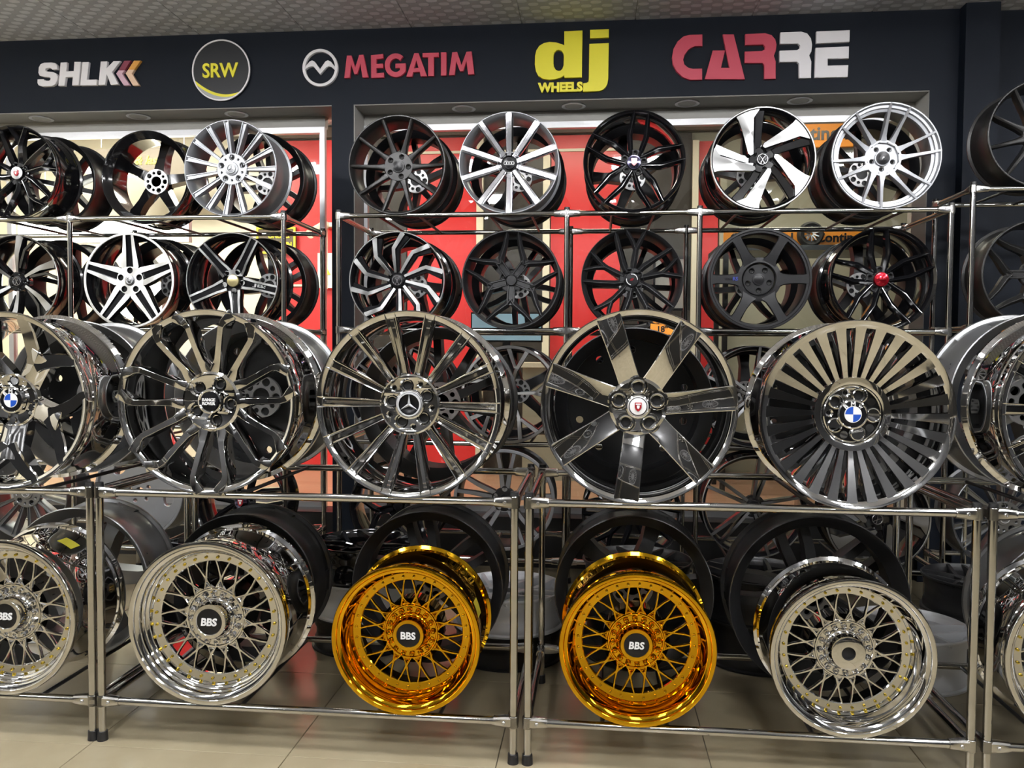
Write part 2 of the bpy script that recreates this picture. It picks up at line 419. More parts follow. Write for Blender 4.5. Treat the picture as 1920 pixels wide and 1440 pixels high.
def arc_em(r, y):
    mb = MB()
    for a0, a1 in ((-10, 95), (190, 280)):
        A = [radians(a0 + (a1 - a0) * i / 14) for i in range(15)]
        P = [(r * .9 * sin(a), r * .9 * cos(a)) for a in A] + [(r * .8 * sin(a), r * .8 * cos(a)) for a in A[::-1]]
        mb.plate([P], y - .008, y, 0, 0, 0)
    P = [(-.42, -.2), (-.1, .2), (.42, .2), (.3, .06), (-.0, .06), (-.15, -.08), (.1, -.08), (.12, .0), (.26, .0), (.12, -.2)]
    mb.plate([[(x * r * .8, z * r * .8) for x, z in P]], y - .008, y, 0, 1, 1)
    return mb, ['white', 'red_em']

def V2(fn): return fn
STY = {}
def style(name):
    def deco(f): STY[name] = f; return f
    return deco

# every style returns: rim MB + mats, list of (part name, MB, mats, [angles]), hub MB + mats, cap (MB, mats) or None, emblem or None, extras
def unit(parts, N, off): return [off + 360. / N * k for k in range(N)]

@style('ten_slim')          # R1
def _(W, c):
    mb = arm(MB(), [(.97, 0, .028, .012, .10), (.93, 0, .038, .025, .16), (.8, 0, .042, .06, .2), (.6, 0, .045, .10, .2), (.42, 0, .055, .135, .2), (.34, 0, .07, .15, .2), (.30, 0, .08, .156, .2), (.265, 0, .085, .16, .2)], ROUND)
    return dict(rim=(rim_std(W, .03), c), sp=[('spoke', mb, c, unit(0, 10, 18))], hub=(hub_mb(.30, .155, .22, (5, .205, .042, 20)), c), cap=(cap_mb(.115, .125), ['capblack']), em=None, capring=(.13, .13))
@style('ten_broad')         # R2
def _(W, c):
    mb = arm(MB(), [(.985, 0, .082, .002, .06), (.93, 0, .082, .004, .16), (.83, 0, .08, .015, .2), (.78, 0, .08, .02, .2), (.5, 0, .078, .06, .2), (.3, 0, .074, .09, .2), (.16, 0, .06, .105, .2)], [(-1, .05), (-.78, .03), (-.62, 0), (.38, 0), (.5, .018), (.8, .022), (1, .06)])
    return dict(rim=(rim_std(W, .02), c), sp=[('spoke', mb, ['polished'], unit(0, 10, 0))], hub=(hub_mb(.24, .10, .25, (5, .235, .05, 36), bev=.01), c), cap=(cap_mb(.115, .075), ['capblack']), em=rings4(.115, .066), lugwell=(5, .235, .05, 36, .10))
@style('five_twin_knee')    # R3 / S5
def _(W, c, off=8, capm='violet', em='shield'):
    mb = MB()
    for s in (-1, 1):
        arm(mb, [(.99, s * 8.4, .02, .004, .05), (.93, s * 8.6, .042, .015, .16), (.75, s * 11.5, .05, .045, .2), (.53, s * 18, .056, .07, .2), (.40, s * 19.5, .054, .10, .2), (.16, s * 30, .05, .14, .2)], RIDGE, back=1.0)
    e = shield(.115, .075) if em == 'shield' else text_em('WHEELS', .11, .07, 'red_em')
    return dict(rim=(rim_std(W, .012), c), sp=[('spoke', mb, c, unit(0, 5, off))], hub=(hub_mb(.27, .17, .2, (5, .20, .036, off + 0)), ['matte', 'matte', 'hole']), cap=(cap_mb(.138, .095, .02), [capm]), em=e)
@style('five_twin_knee_red')
def _(W, c): return STY['five_twin_knee'](W, c, -4, 'red_metal', 'text')
@style('five_blade')        # R4
def _(W, c):
    A = lambda r, a: (r * sin(radians(a)), r * cos(radians(a)))
    mb = MB()
    P = [A(.955, -33 + i * 3.0) for i in range(10)] + [A(.95, -4), A(.80, -13), A(.60, -17), A(.4, -27), A(.2, -62), A(.24, -76), A(.30, -70), A(.48, -46), A(.7, -36), A(.87, -33)]
    mb.plate([P], .012, .10, .006, 1, 0)
    arm(mb, [(.93, -4, .10, .07, .2), (.7, -6, .08, .09, .2), (.4, -12, .07, .12, .2), (.14, -20, .08, .14, .2)], FLAT)
    arm(mb, [(.95, -20, .13, .06, .12), (.75, -24, .09, .07, .14), (.45, -32, .07, .08, .2), (.2, -52, .06, .1, .2)], FLAT)
    return dict(rim=(rim_std(W, .03, fm=1), ['black', 'machined']), sp=[('spoke', mb, ['black', 'machined'], unit(0, 5, 0))], hub=(hub_mb(.25, .10, .25, (5, .18, .03, 20)), c), cap=(cap_mb(.115, .06), ['capblack']), em=vw(.105, .05))
@style('six_pairs')         # R5
def _(W, c):
    mb = MB()
    for s in (-1, 1):
        arm(mb, [(.99, s * 10.6, .018, -.006, .06), (.93, s * 10.6, .024, .012, .16), (.84, s * 10.8, .027, .05, .2), (.6, s * 11.5, .032, .12, .2), (.42, s * 13, .045, .17, .2), (.28, s * 15, .075, .19, .2)], FLAT)
    r = MB().merge(rim_std(W, .03, om=1)).lathe([(.955, .004), (.95, .05), (.90, .055), (.89, .10), (.84, .11), (.835, .16), (.88, .2)], 96, 0)
    h = hub_mb(.30, .235, .2, (5, .2, .036, 38)); h.lathe([(.345, .21), (.335, .185), (.30, .185), (.295, .235)], 60, 0); h.lathe([(.345, .21), (.3, .4)], 60, 0)
    return dict(rim=(r, [c[0], 'black_dull']), sp=[('spoke', mb, c, unit(0, 6, 14.5))], hub=(h, c), cap=(cap_mb(.125, .20), ['capblack']), em=text_em('P', .05, .19, 'white', .03, .4), capring=(.15, .205))
@style('ten_twist')         # S1
def _(W, c):
    mb = MB()
    arm(mb, [(.975, 14, .05, .006, .05), (.93, 12.4, .05, .008, .1), (.66, 0, .04, .02, .2), (.55, -1.2, .036, .035, .2), (.17, -9, .026, .09, .2)], [(-1, .006), (-.94, 0), (.94, 0), (1, .006)], [0, 1, 0], back=1.0)
    arm(mb, [(.93, 19, .06, .07, .2), (.66, 5, .06, .08, .18), (.2, 2, .05, .13, .2)], FLAT)
    return dict(rim=(rim_std(W, .02, fm=1), ['black', 'machined']), sp=[('spoke', mb, ['black', 'machined'], unit(0, 10, -6))], hub=(hub_mb(.23, .12, .25, (5, .18, .03, 10)), ['black', 'black', 'hole']), cap=(cap_mb(.125, .065), ['capblack']), em=vw(.10, .055))
@style('five_fork')         # S2
def _(W, c):
    mb = MB()
    arm(mb, [(.5, 0, .07, .10, .2), (.42, 0, .085, .11, .2), (.3, 0, .085, .13, .2), (.12, 0, .075, .14, .2)], GROOVE)
    for s in (-1, 1):
        arm(mb, [(.985, s * 29, .02, .006, .05), (.93, s * 28.8, .04, .02, .14), (.7, s * 23.0, .054, .055, .18), (.50, s * 9, .066, .09, .2), (.40, s * 1, .06, .11, .2)], RIDGE, back=.95)
    return dict(rim=(rim_std(W, .03), c), sp=[('spoke', mb, c, unit(0, 5, 38))], hub=(hub_mb(.25, .165, .2, (5, .205, .042, 2), bore=.05), c), cap=(cap_mb(.10, .13, .003), c), em=None)
@style('ten_forked')        # S3 / T1
def _(W, c, off=0, capm='capblack', em='arc'):
    mb = MB()
    arm(mb, [(.985, -20, .022, .006, .05), (.93, -20.4, .046, .02, .14), (.6, -24, .056, .08, .2), (.35, -30, .064, .13, .2), (.17, -34, .05, .15, .2)], RIDGE, back=.9)
    arm(mb, [(.985, 15.5, .022, .006, .05), (.93, 14.6, .046, .02, .14), (.6, 7, .056, .08, .2), (.33, 6, .064, .13, .2), (.17, 6, .05, .15, .2)], RIDGE, back=.9)
    arm(mb, [(.985, -7, .02, .006, .05), (.93, -6, .042, .02, .14), (.75, .5, .044, .05, .16), (.58, 7, .046, .085, .18)], RIDGE, back=.9)
    e = arc_em(.125, .10) if em == 'arc' else shield(.10, .095)
    return dict(rim=(rim_std(W, .014), c), sp=[('spoke', mb, c, unit(0, 5, off))], hub=(hub_mb(.24, .15, .22, (5, .2, .036, -14 + off)), c), cap=(cap_mb(.135, .11, .004), [capm]), em=e)
@style('ten_forked_b')
def _(W, c): return STY['ten_forked'](W, c, 0, 'polished', 'shield')
@style('six_flat')          # S4
def _(W, c):
    mb = arm(MB(), [(.97, 0, .13, .016, .06), (.93, 0, .115, .018, .14), (.82, 0, .092, .022, .18), (.6, 0, .095, .03, .2), (.46, 0, .115, .04, .2), (.38, 0, .16, .045, .2), (.33, 0, .19, .05, .18)], FLAT)
    r = MB().merge(rim_std(W, .05)).lathe([(.955, .01), (.945, .02), (.90, .022), (.885, .05), (.87, .12), (.9, .2)], 96, 0)
    h = hub_mb(.31, .12, .2, (5, .215, .042, 34)); h.lathe([(.43, .075), (.425, .05), (.335, .046), (.32, .06), (.31, .125)], 60, 0); h.lathe([(.43, .07), (.40, .2)], 60, 0)
    return dict(rim=(r, c), sp=[('spoke', mb, c, unit(0, 6, 30))], hub=(h, c), cap=(cap_mb(.115, .10), ['capblack']), em=None, extra='six_text', capring=(.118, .098))
@style('fifteen')           # T3
def _(W, c):
    mb = arm(MB(), [(.97, 0, .056, .01, .06), (.93, 0, .056, .012, .14), (.8, 0, .05, .03, .2), (.55, 0, .04, .065, .2), (.33, 0, .032, .09, .2), (.25, 0, .03, .095, .2)], GROOVE)
    return dict(rim=(rim_std(W, .02), c), sp=[('spoke', mb, c, unit(0, 15, -5))], hub=(hub_mb(.33, .09, .25, (5, .24, .052, 0), ((5, .235, .016, 36),)), c), cap=(cap_mb(.14, .07), ['greysilver']), em=star3(.08, .055))
@style('five_star_glare')   # M2
def _(W, c):
    mb = MB()
    for s in (-1, 1):
        arm(mb, [(.975, s * 5.2, .032, .006, .05), (.93, s * 5.4, .034, .008, .14), (.7, s * 8.3, .045, .03, .18), (.45, s * 16, .062, .05, .2), (.33, s * 24, .07, .06, .2), (.2, s * 36, .05, .065, .2)], FLAT, [0, 1, 0], back=1.0)
    arm(mb, [(.93, 0, .09, .05, .12), (.6, 0, .09, .08, .12), (.3, 0, .09, .10, .12)], FLAT)
    h = hub_mb(.20, .055, .25, (5, .215, .058, 0), bev=.006)
    return dict(rim=(rim_std(W, .045, fm=1), ['black', 'machined_glare']), sp=[('spoke', mb, ['black', 'machined_glare'], unit(0, 5, 0))], hub=(MB().plate([ring(.30, 60)] + [ring(.06, 16, .215 * sin(radians(72 * k)), .215 * cos(radians(72 * k))) for k in range(5)], .06, .14, .006, 1, 0).lathe([(.0001, .135), (.3, .135)], 40, 2), ['black', 'machined_glare', 'hole']), cap=(cap_mb(.11, .045), ['polished']), em=star3(.06, .035))
@style('five_lined')        # M3
def _(W, c):
    mb = arm(MB(), [(.975, 0, .10, .006, .05), (.93, 0, .10, .008, .14), (.7, 0, .098, .03, .18), (.42, 0, .105, .06, .2), (.30, 0, .125, .075, .2), (.2, 0, .13, .08, .2)], TWINLINE, [0, 1, 0, 0, 0, 1, 0], back=.95)
    return dict(rim=(rim_std(W, .02, fm=1), ['black', 'machined']), sp=[('spoke', mb, ['black', 'machined'], unit(0, 5, 30))], hub=(MB().plate([ring(.24, 60)] + [ring(.045, 16, .205 * sin(radians(30 + 72 * k)), .205 * cos(radians(30 + 72 * k))) for k in range(5)], .075, .2, .01, 1, 0).lathe([(.0001, .18), (.24, .18)], 40, 2), ['black', 'machined', 'hole']), cap=(cap_mb(.125, .055), ['goldem']), em=None, extra='lined_text')
@style('five_turbine')      # M1
def _(W, c):
    mb = MB()
    arm(mb, [(.975, 8, .10, .006, .06), (.93, 7, .095, .008, .14), (.6, 2, .06, .04, .2), (.35, 0, .04, .07, .2), (.2, -2, .03, .085, .2)], FLAT, [0, 1, 0], back=1)
    arm(mb, [(.95, 26, .035, .02, .1), (.7, 16, .03, .05, .15), (.3, 8, .035, .09, .2)], FLAT)
    return dict(rim=(rim_std(W, .02, fm=1), ['black', 'machined']), sp=[('spoke', mb, ['black', 'machined'], unit(0, 6, 0))], hub=(hub_mb(.22, .10, .25, (5, .165, .03, 20)), ['black', 'black', 'hole']), cap=(cap_mb(.12, .07), ['capblack']), em=vw(.09, .06))
@style('ten_crossed')       # U2 machined
def _(W, c):
    mb = MB()
    arm(mb, [(.97, 13, .05, .006, .05), (.93, 12, .05, .008, .14), (.5, 4, .04, .05, .2), (.15, 0, .03, .09, .2)], FLAT, [0, 1, 0], back=1)
    arm(mb, [(.97, -12, .05, .006, .05), (.93, -11, .05, .008, .14), (.55, 2, .035, .05, .2)], FLAT, [0, 1, 0], back=1)
    return dict(rim=(rim_std(W, .06, fm=1), ['black', 'machined']), sp=[('spoke', mb, ['black', 'machined'], unit(0, 5, 10))], hub=(hub_mb(.22, .10, .25), ['black', 'black', 'hole']), cap=(cap_mb(.11, .07), ['capblack']), em=None)
@style('ten_grey')          # V1
def _(W, c):
    mb = MB()
    for s in (-1, 1):
        arm(mb, [(.97, s * 10, .04, .01, .06), (.93, s * 10, .042, .015, .14), (.6, s * 9, .045, .06, .2), (.3, s * 11, .05, .11, .2), (.15, s * 14, .045, .12, .2)], FLAT, [0, 1, 0])
    return dict(rim=(rim_std(W, .06, fm=1), [c[0], 'silver']), sp=[('spoke', mb, [c[0], 'silver'], unit(0, 5, 2))], hub=(hub_mb(.24, .11, .25, (5, .2, .045, 0)), c), cap=(cap_mb(.10, .1), ['capblack']), em=None)
@style('ten_lined')         # V2
def _(W, c):
    mb = MB()
    for s in (-1, 1):
        arm(mb, [(.97, s * 7, .03, .006, .05), (.93, s * 7, .032, .008, .14), (.5, s * 8, .034, .05, .2), (.15, s * 12, .034, .1, .2)], FLAT, [0, 1, 0], back=1)
    return dict(rim=(rim_std(W, .02, fm=1), ['black', 'machined_dark']), sp=[('spoke', mb, ['black', 'machined_dark'], unit(0, 5, 12))], hub=(hub_mb(.22, .10, .25), ['black', 'black', 'hole']), cap=(cap_mb(.11, .07), ['capblack']), em=rings4(.1, .06))
@style('solid_disc')        # silver disc wheel
def _(W, c):
    ov = [[(.68 * sin(radians(a)) + .12 * (cos(radians(a)) * cos(t) + 1.1 * 0), .68 * cos(radians(a)) + .0) for t in (0,)] for a in ()]
    holes = []
    for k in range(5):
        a = radians(72 * k + 30)
        holes.append([(.66 * sin(a) + .17 * cos(a) * cos(2 * pi * i / 24) + .11 * sin(a) * sin(2 * pi * i / 24), .66 * cos(a) - .17 * sin(a) * cos(2 * pi * i / 24) + .11 * cos(a) * sin(2 * pi * i / 24)) for i in range(24)])
        holes.append(ring(.04, 14, .22 * sin(a + .6), .22 * cos(a + .6)))
    holes.append(ring(.09, 24))
    h = MB().plate([ring(.93, 72)] + holes, .06, .16, .012, 0, 0)
    return dict(rim=(rim_std(W, .05), c), sp=[], hub=(h, c), cap=None, em=None, hubname='face')
@style('back_twin5')        # second-row wheels, seen mostly from behind
def _(W, c):
    mb = MB()
    for s in (-1, 1):
        arm(mb, [(.96, s * 9, .05, .02, .08), (.90, s * 9, .055, .03, .2), (.6, s * 13, .06, .07, .25), (.2, s * 22, .07, .14, .25)], FLAT, back=.9)
    return dict(rim=(rim_std(W, .03, 72, .845), c), sp=[('spoke', mb, c, unit(0, 5, 16))], hub=(hub_mb(.25, .12, .28, (5, .19, .036, 16)), c), cap=(cap_mb(.11, .1), ['capblack']), em=None, pad=.42)
@style('back_star5')
def _(W, c):
    mb = arm(MB(), [(.96, 0, .16, .02, .08), (.90, 0, .14, .03, .2), (.6, 0, .10, .07, .25), (.35, 0, .12, .1, .28), (.2, 0, .14, .14, .25)], FLAT, back=.85)
    return dict(rim=(rim_std(W, .03, 72, .845), c), sp=[('spoke', mb, c, unit(0, 5, -20))], hub=(hub_mb(.26, .12, .28, (5, .19, .036, 16)), c), cap=(cap_mb(.11, .1), ['capblack']), em=None, pad=.42)
@style('back_solid')        # closed dark face
def _(W, c):
    holes = [ring(.05, 12, .72 * sin(2 * pi * k / 10), .72 * cos(2 * pi * k / 10)) for k in range(10)]
    mb = MB().plate([ring(.93, 64)] + holes + [ring(.09, 24)], .12, .2, .01)
    return dict(rim=(rim_std(W, .03, 72, .845), c), sp=[], hub=(mb, ['matte']), cap=(cap_mb(.11, .1), ['capblack']), em=None, pad=.42, hubname='face')
@style('back_ten')
def _(W, c):
    mb = arm(MB(), [(.96, 0, .06, .02, .08), (.90, 0, .06, .03, .2), (.6, 0, .055, .07, .25), (.35, 0, .06, .1, .28), (.2, 0, .07, .14, .25)], FLAT, back=.9)
    return dict(rim=(rim_std(W, .03, 72, .845), c), sp=[('spoke', mb, c, unit(0, 10, 6))], hub=(hub_mb(.26, .12, .28, (5, .19, .036, 16)), c), cap=(cap_mb(.11, .1), ['capblack']), em=None, pad=.42)
@style('lying_fork')        # stack wheels
def _(W, c):
    mb = MB()
    arm(mb, [(.42, 0, .07, .08, .15), (.12, 0, .08, .1, .2)], FLAT)
    for s in (-1, 1):
        arm(mb, [(.97, s * 27, .03, .01, .06), (.9, s * 26, .036, .015, .16), (.6, s * 16, .04, .05, .18), (.38, 0, .045, .085, .18)], FLAT, back=.9)
    return dict(rim=(rim_std(W, .03, 72, .845), c), sp=[('spoke', mb, c, unit(0, 5, 10))], hub=(hub_mb(.24, .09, .25, (5, .19, .036, 16)), c), cap=(cap_mb(.11, .08), ['capblack']), em=None)

# ---- large chrome wheels of the front row
@style('c_star5')           # F0
def _(W, c):
    mb = MB()
    arm(mb, [(.66, 0, .17, .06, .2), (.55, 0, .16, .09, .22), (.4, 0, .15, .14, .24), (.25, 0, .15, .185, .22), (.12, 0, .13, .205, .2)], ROUND, back=.8)
    for s in (-1, 1):
        arm(mb, [(.985, s * 24, .06, .0, .05), (.93, s * 23, .065, .016, .16), (.8, s * 17, .075, .042, .2), (.6, s * 6, .085, .085, .22), (.5, s * 2, .08, .10, .2)], FLAT, back=.85)
    return dict(rim=(rim_std(W, .05, 128, slope=True), c), sp=[('spoke', mb, c, unit(0, 5, 38))], hub=(hub_mb(.30, .175, .3, (5, .225, .055, 2), ((5, .23, .016, 38),), bev=.02, cone=.2), c), cap=None, em=roundel(.125, .14), hubcap=(.14, .145))
@style('c_fourteen_v')      # F1
def _(W, c):
    mb = MB(); sec = [(-1, .04), (-.80, .003), (-.72, 0), (.72, 0), (.80, .003), (1, .04)]
    for s in (-1, 1):
        arm(mb, [(.988, s * 19.5, .075, .0, .04), (.945, s * 17.6, .066, .004, .10), (.88, s * 14.4, .046, .014, .2), (.82, s * 12.9, .038, .026, .22), (.6, s * 12.6, .038, .075, .22), (.46, s * 12.2, .044, .115, .22), (.38, s * 9.5, .06, .135, .22), (.30, s * 6, .07, .155, .22), (.25, s * 4, .07, .165, .2)], sec, back=.9)
    return dict(rim=(rim_std(W, .028, 128, slope=True), c), sp=[('spoke', mb, c, unit(0, 7, -1.5))], hub=(hub_mb(.33, .15, .3, (5, .21, .058, 25), bev=.03, cone=.22), c), cap=(cap_mb(.10, .10, .004), ['capblack']), em=two_lines('RANGE', 'ROVER', .145, .092), hubcap=(.125, .105))
@style('c_fourteen_u')      # F2
def _(W, c):
    mb = arm(MB(), [(.985, 0, .064, .0, .04), (.93, 0, .062, .008, .14), (.8, 0, .057, .03, .2), (.55, 0, .046, .075, .22), (.36, 0, .038, .105, .22), (.28, 0, .042, .115, .2)], [(-1, .012), (-.9, 0), (-.78, .002), (-.3, .045), (.3, .045), (.78, .002), (.9, 0), (1, .012)], back=.8)
    r = MB().merge(rim_std(W, .06, 128, slope=True))
    return dict(rim=(r, c), sp=[('spoke', mb, c, unit(0, 14, -11.5))], hub=(hub_mb(.325, .105, .3, (5, .205, .06, -9), ((5, .245, .02, 27),), bev=.018, bore=.1, cone=.16), c), cap=(cap_mb(.118, .085, -.02), ['capblack']), em=star3(.112, .072), hubcap=(.15, .09))
@style('c_seven')           # F3
def _(W, c):
    mb = arm(MB(), [(.99, 0, .135, .004, .04), (.93, 0, .132, .006, .14), (.8, 0, .126, .014, .2), (.66, 0, .121, .026, .2), (.55, 0, .118, .042, .22), (.46, 0, .116, .062, .22), (.38, 0, .115, .088, .22), (.30, 0, .116, .115, .22), (.24, 0, .12, .13, .2)], [(-1, .03), (-.97, .006), (-.9, 0), (-.5, .006), (.5, .006), (.9, 0), (.97, .006), (1, .03)], back=.9)
    return dict(rim=(rim_std(W, .065, 128, slope=True), c), sp=[('spoke', mb, c, unit(0, 7, -19))], hub=(hub_mb(.30, .10, .3, (5, .205, .066, 0), bev=.035, bore=.1, cone=.1), c), cap=(cap_mb(.085, .06, .004), ['white']), em=shield(.07, .052), hubcap=(.115, .075), lugring=(5, .205, .066, 0, .098))
@style('c_twentyeight')     # F4
def _(W, c):
    mb = arm(MB(), [(.985, 0, .085, .0, .05), (.93, 0, .066, .016, .14), (.88, 0, .056, .030, .2), (.7, 0, .044, .080, .22), (.5, 0, .031, .140, .22), (.41, 0, .027, .166, .22), (.345, 0, .036, .176, .2)], [(-1, .018), (-.9, 0), (.9, 0), (1, .018)], back=.85)
    r = MB().merge(rim_std(W, .05, 128, slope=True)).lathe([(.99, -.002), (.93, .016), (.915, .03), (.91, .12)], 128, 0)
    return dict(rim=(r, c), sp=[('spoke', mb, c, unit(0, 28, 1.6))], hub=(MB().merge(hub_mb(.31, .185, .3, (5, .215, .066, 20), ((5, .235, .022, 56),), bev=.02, cone=.1)).lathe([(.312, .20), (.318, .182), (.328, .175), (.345, .172), (.395, .165), (.402, .18), (.40, .27)], 72, 0), c), cap=None, em=roundel(.135, .15), hubcap=(.15, .155), lugring=(5, .215, .066, 20, .18))

def bbs(W, c, d, rivm, capstyle):
    mb = MB(); sec = [(-1, .02), (-.55, 0), (.55, 0), (1, .02)]
    for s in (-1, 1):
        arm(mb, [(.725, s * 7.4, .015, d + .0, .05), (.63, s * 4.6, .014, d + .005, .05), (.51, s * 1.0, .018, d + .01, .05), (.475, 0, .023, d + .012, .05)], sec)
        arm(mb, [(.515, 0, .023, d + .01, .05), (.47, s * .5, .021, d + .008, .05), (.36, s * 8, .017, d + .0, .05)], sec)
    tri = [(.0, .452), (.038, .388), (-.038, .388)]
    mb.plate([tri, [(x * .55, .408 + (z - .408) * .55) for x, z in tri]], d - .012, d + .03, .004)
    star = [((.435 if i % 2 == 0 else .37) * sin(pi * i / 16 + pi / 16), (.435 if i % 2 == 0 else .37) * cos(pi * i / 16 + pi / 16)) for i in range(32)]
    h = MB().plate([star, ring(.2, 40)], d + .004, d + .06, .01, 0, 0)
    h.lathe([(.375, d + .004), (.365, d - .012), (.35, d - .012), (.34, d + .002)], 72, 0)
    h.lathe([(.27, d + .01), (.255, d - .02), (.24, d - .03), (.235, d - .1), (.225, d - .115), (.215, d - .16), (.205, d - .175)] + ([(.165, d - .178), (.155, d - .165), (.15, d - .15)] if capstyle else [(.19, d - .18), (.085, d - .18), (.08, d - .15)]), 48, 0)
    h.lathe([(.0001, d - .12), (.16, d - .12)], 40, 2)
    h.lathe([(.44, d + .05), (.42, d + .4)], 48, 0)
    h.lathe([(.0001, d + .38), (.42, d + .38)], 48, 2)
    bolt = MB()
    hx = ring(.04, 6); bolt.plate([hx], d - .03, d + .02, .012); bolt.lathe([(.026, d - .028), (.018, d - .048), (.0001, d - .056)], 12)
    hxm = Matrix.Translation((0, 0, .303))
    b2 = MB().merge(bolt, hxm)
    riv = MB().merge(MB().lathe([(.0185, d + .0), (.0185, d - .022), (.013, d - .034), (.0001, d - .038)], 8), Matrix.Translation((0, 0, .757)))
    cap = (MB().lathe([(.162, d - .15), (.158, d - .168), (.0001, d - .172)], 40), ['capblack']) if capstyle else None
    e = text_em('BBS', .20, d - .172, 'white', .025, .12 if capstyle == 2 else 0.) if capstyle else None
    valve = MB().tube((0, 0, .87), (0, d * .3, .84), .012, 8).merge(MB().lathe([(.02, d * .5), (.02, d * .45), (.0001, d * .44)], 10), Matrix.Translation((0, 0, .868)))
    return dict(rim=(rim_deep(W, d), c), sp=[('spoke', mb, c, unit(0, 16, 8)), ('hub_bolt', b2, c, unit(0, 16, 19.25)), ('rivet', riv, [rivm], unit(0, 32, 3))], hub=(h, c + ['x'] if False else c), cap=cap, em=e)
@style('mesh_chrome')
def _(W, c): return bbs(W, c, .25, 'gold_pale', 2)
@style('mesh_gold')
def _(W, c): return bbs(W, c, .36, 'gold_pale', 1)
@style('mesh_gold_b')
def _(W, c): return bbs(W, c, .36, 'gold_pale', 2)
@style('mesh_nocap')
def _(W, c): return bbs(W, c, .36, 'gold_pale', 0)

_sc = {}
def get_style(sty, Wn, col):
    k = (sty, round(Wn, 2), col)
    if k in _sc: return _sc[k]
    c = [col, col, 'hole']
    d = STY[sty](Wn, c)
    parts = []
    mb, ms = d['rim']; parts.append(('rim', mb.mesh('rim', ms), [0.], None, None))
    for nm, mb, ms, angs in d['sp']:
        parts.append((nm, mb.mesh(nm, ms, 30), angs, None, None))
    mb, ms = d['hub']
    if d.get('hubcap'):
        r, y = d['hubcap']; mb.lathe([(r + .012, y + .05), (r + .008, y), (r - .006, y - .006), (r - .02, y + .004)], 48, 0)
    if d.get('capring'):
        r, y = d['capring']; mb.lathe([(r, y + .06), (r - .004, y - .006), (r - .022, y - .008), (r - .03, y + .01)], 48, 0)
    if d.get('lugwell') or d.get('lugring'):
        nl, rl, rr, ph, y = d.get('lugwell') or d.get('lugring')
        for i in range(nl):
            a = radians(ph) + 2 * pi * i / nl
            t = MB().lathe([(rr * 1.18, y + .04), (rr * 1.16, y - .012), (rr * 1.02, y - .018), (rr * .95, y + .03)], 24, 0)
            if d.get('lugwell'): t.lathe([(.0001, y + .02), (rr, y + .02)], 20, 2)
            mb.merge(t, Matrix.Translation((rl * sin(a), 0, rl * cos(a))))
    parts.append((d.get('hubname', 'hub'), mb.mesh('hub', ms), [0.], None, None))
    if d['cap']:
        mb, ms = d['cap']; em = None
        if d['em']: em = d['em'][0].mesh('emblem', d['em'][1], 20)
        parts.append(('center_cap', mb.mesh('center_cap', ms), [0.], em, 'emblem'))
    elif d['em']: parts.append(('center_cap', d['em'][0].mesh('center_cap', d['em'][1], 20), [0.], None, None))
    if d.get('pad'):
        y = d['pad']
        P = MB().plate([ring(.27, 48)] + [ring(.034, 14, .19 * sin(radians(16 + 72 * k)), .19 * cos(radians(16 + 72 * k))) for k in range(5)] + [ring(.055, 12, .2 * sin(radians(52 + 72 * k)), .2 * cos(radians(52 + 72 * k))) for k in range(5)] + [ring(.115, 32)], y - .04, y + .02, .006, 0, 0)
        P.lathe([(.0001, y - .02), (.26, y - .02)], 40, 1)
        parts.append(('hub_pad', P.mesh('hub_pad', ['pad', 'hole']), [0.], None, None))
    if d.get('extra') == 'six_text':
        a = text_mb('TURBO', .16, .004, .01); b = text_mb('RS', .10, .004, .03)
        t = MB().merge(a, Matrix.Translation((-.60, .012, .01)), 0).merge(b, Matrix.Translation((-.46, .012, .01)), 1)
        parts.append(('spoke_lettering', t.mesh('spoke_lettering', ['capblack', 'blue_print'], 20), [0.], None, None))
    if d.get('extra') == 'lined_text':
        t = MB().merge(text_mb('JBS', .36, .006, .03, 0, .085), Matrix.Rotation(radians(12), 4, 'Y') @ Matrix.Translation((.62, .058, 0)))
        parts.append(('spoke_lettering', t.mesh('spoke_lettering', ['machined'], 20), [0.], None, None))
    _sc[k] = parts
    return parts

def wheel(sty, col, X, Y, zb, R, W, label, spin=0., flip=False, yaw=0., lying=False, group=None, sticker=None, tilt=0., name='alloy_wheel'):
    """zb: height of the lowest point; Y: plane of the face (or of the rear lip when flipped, or the centre when lying)."""
    Wn = round(W / R, 2)
    parts = get_style(sty, Wn, col)
    if lying:
        t = thing(name, label, 'wheel', (X, Y, zb), (radians(-90), 0, radians(yaw)), group); off = (0, -W, 0)
    elif flip:
        t = thing(name, label, 'wheel', (X, Y + W, zb), (0, 0, radians(180 + yaw)), group); off = (0, 0, R)
    else:
        t = thing(name, label, 'wheel', (X, Y, zb), (radians(tilt), 0, radians(yaw)), group); off = (0, 0, R)
    for nm, me, angs, em, emn in parts:
        for a in angs:
            full = nm in ('rim', 'hub_pad')
            o = link(nm, me, t, off, (0, radians(a + (0 if full else spin)), 0), R)
            if em is not None:
                link(emn, em, o)
    if sticker:
        a, y, w, m, lab = sticker
        s = MB().lathe([(.9175, y - w), (.9175, y + w)], 8, 0, False, radians(a - 7), radians(a + 7))
        o = link('sticker', s.mesh('sticker', [m]), t, off, (0, 0, 0), R); o['label'] = lab
    return t
# ------------------------------------------------------------------ the setting
H = 3.508
fl = struct(MB().box(-6.3, 6.3, -1.8, 5.42, -.12, -.006).build('floor', 'grout'))
T = .735; tm = MB()
e = .0015
tm.plate([[(e, e), (T - e, e), (T - e, T - e), (e, T - e)]], 0, .012, .0012)
for i, (x, y, z) in enumerate(tm.v): tm.v[i] = (x, z, -y)
tile_me = tm.mesh('floor_tile', 'tile')
for i in range(-6, 9):
    for j in range(-6, 4):
        link('floor_tile', tile_me, fl, (-1.800 + i * T, 2.757 + j * T, 0))

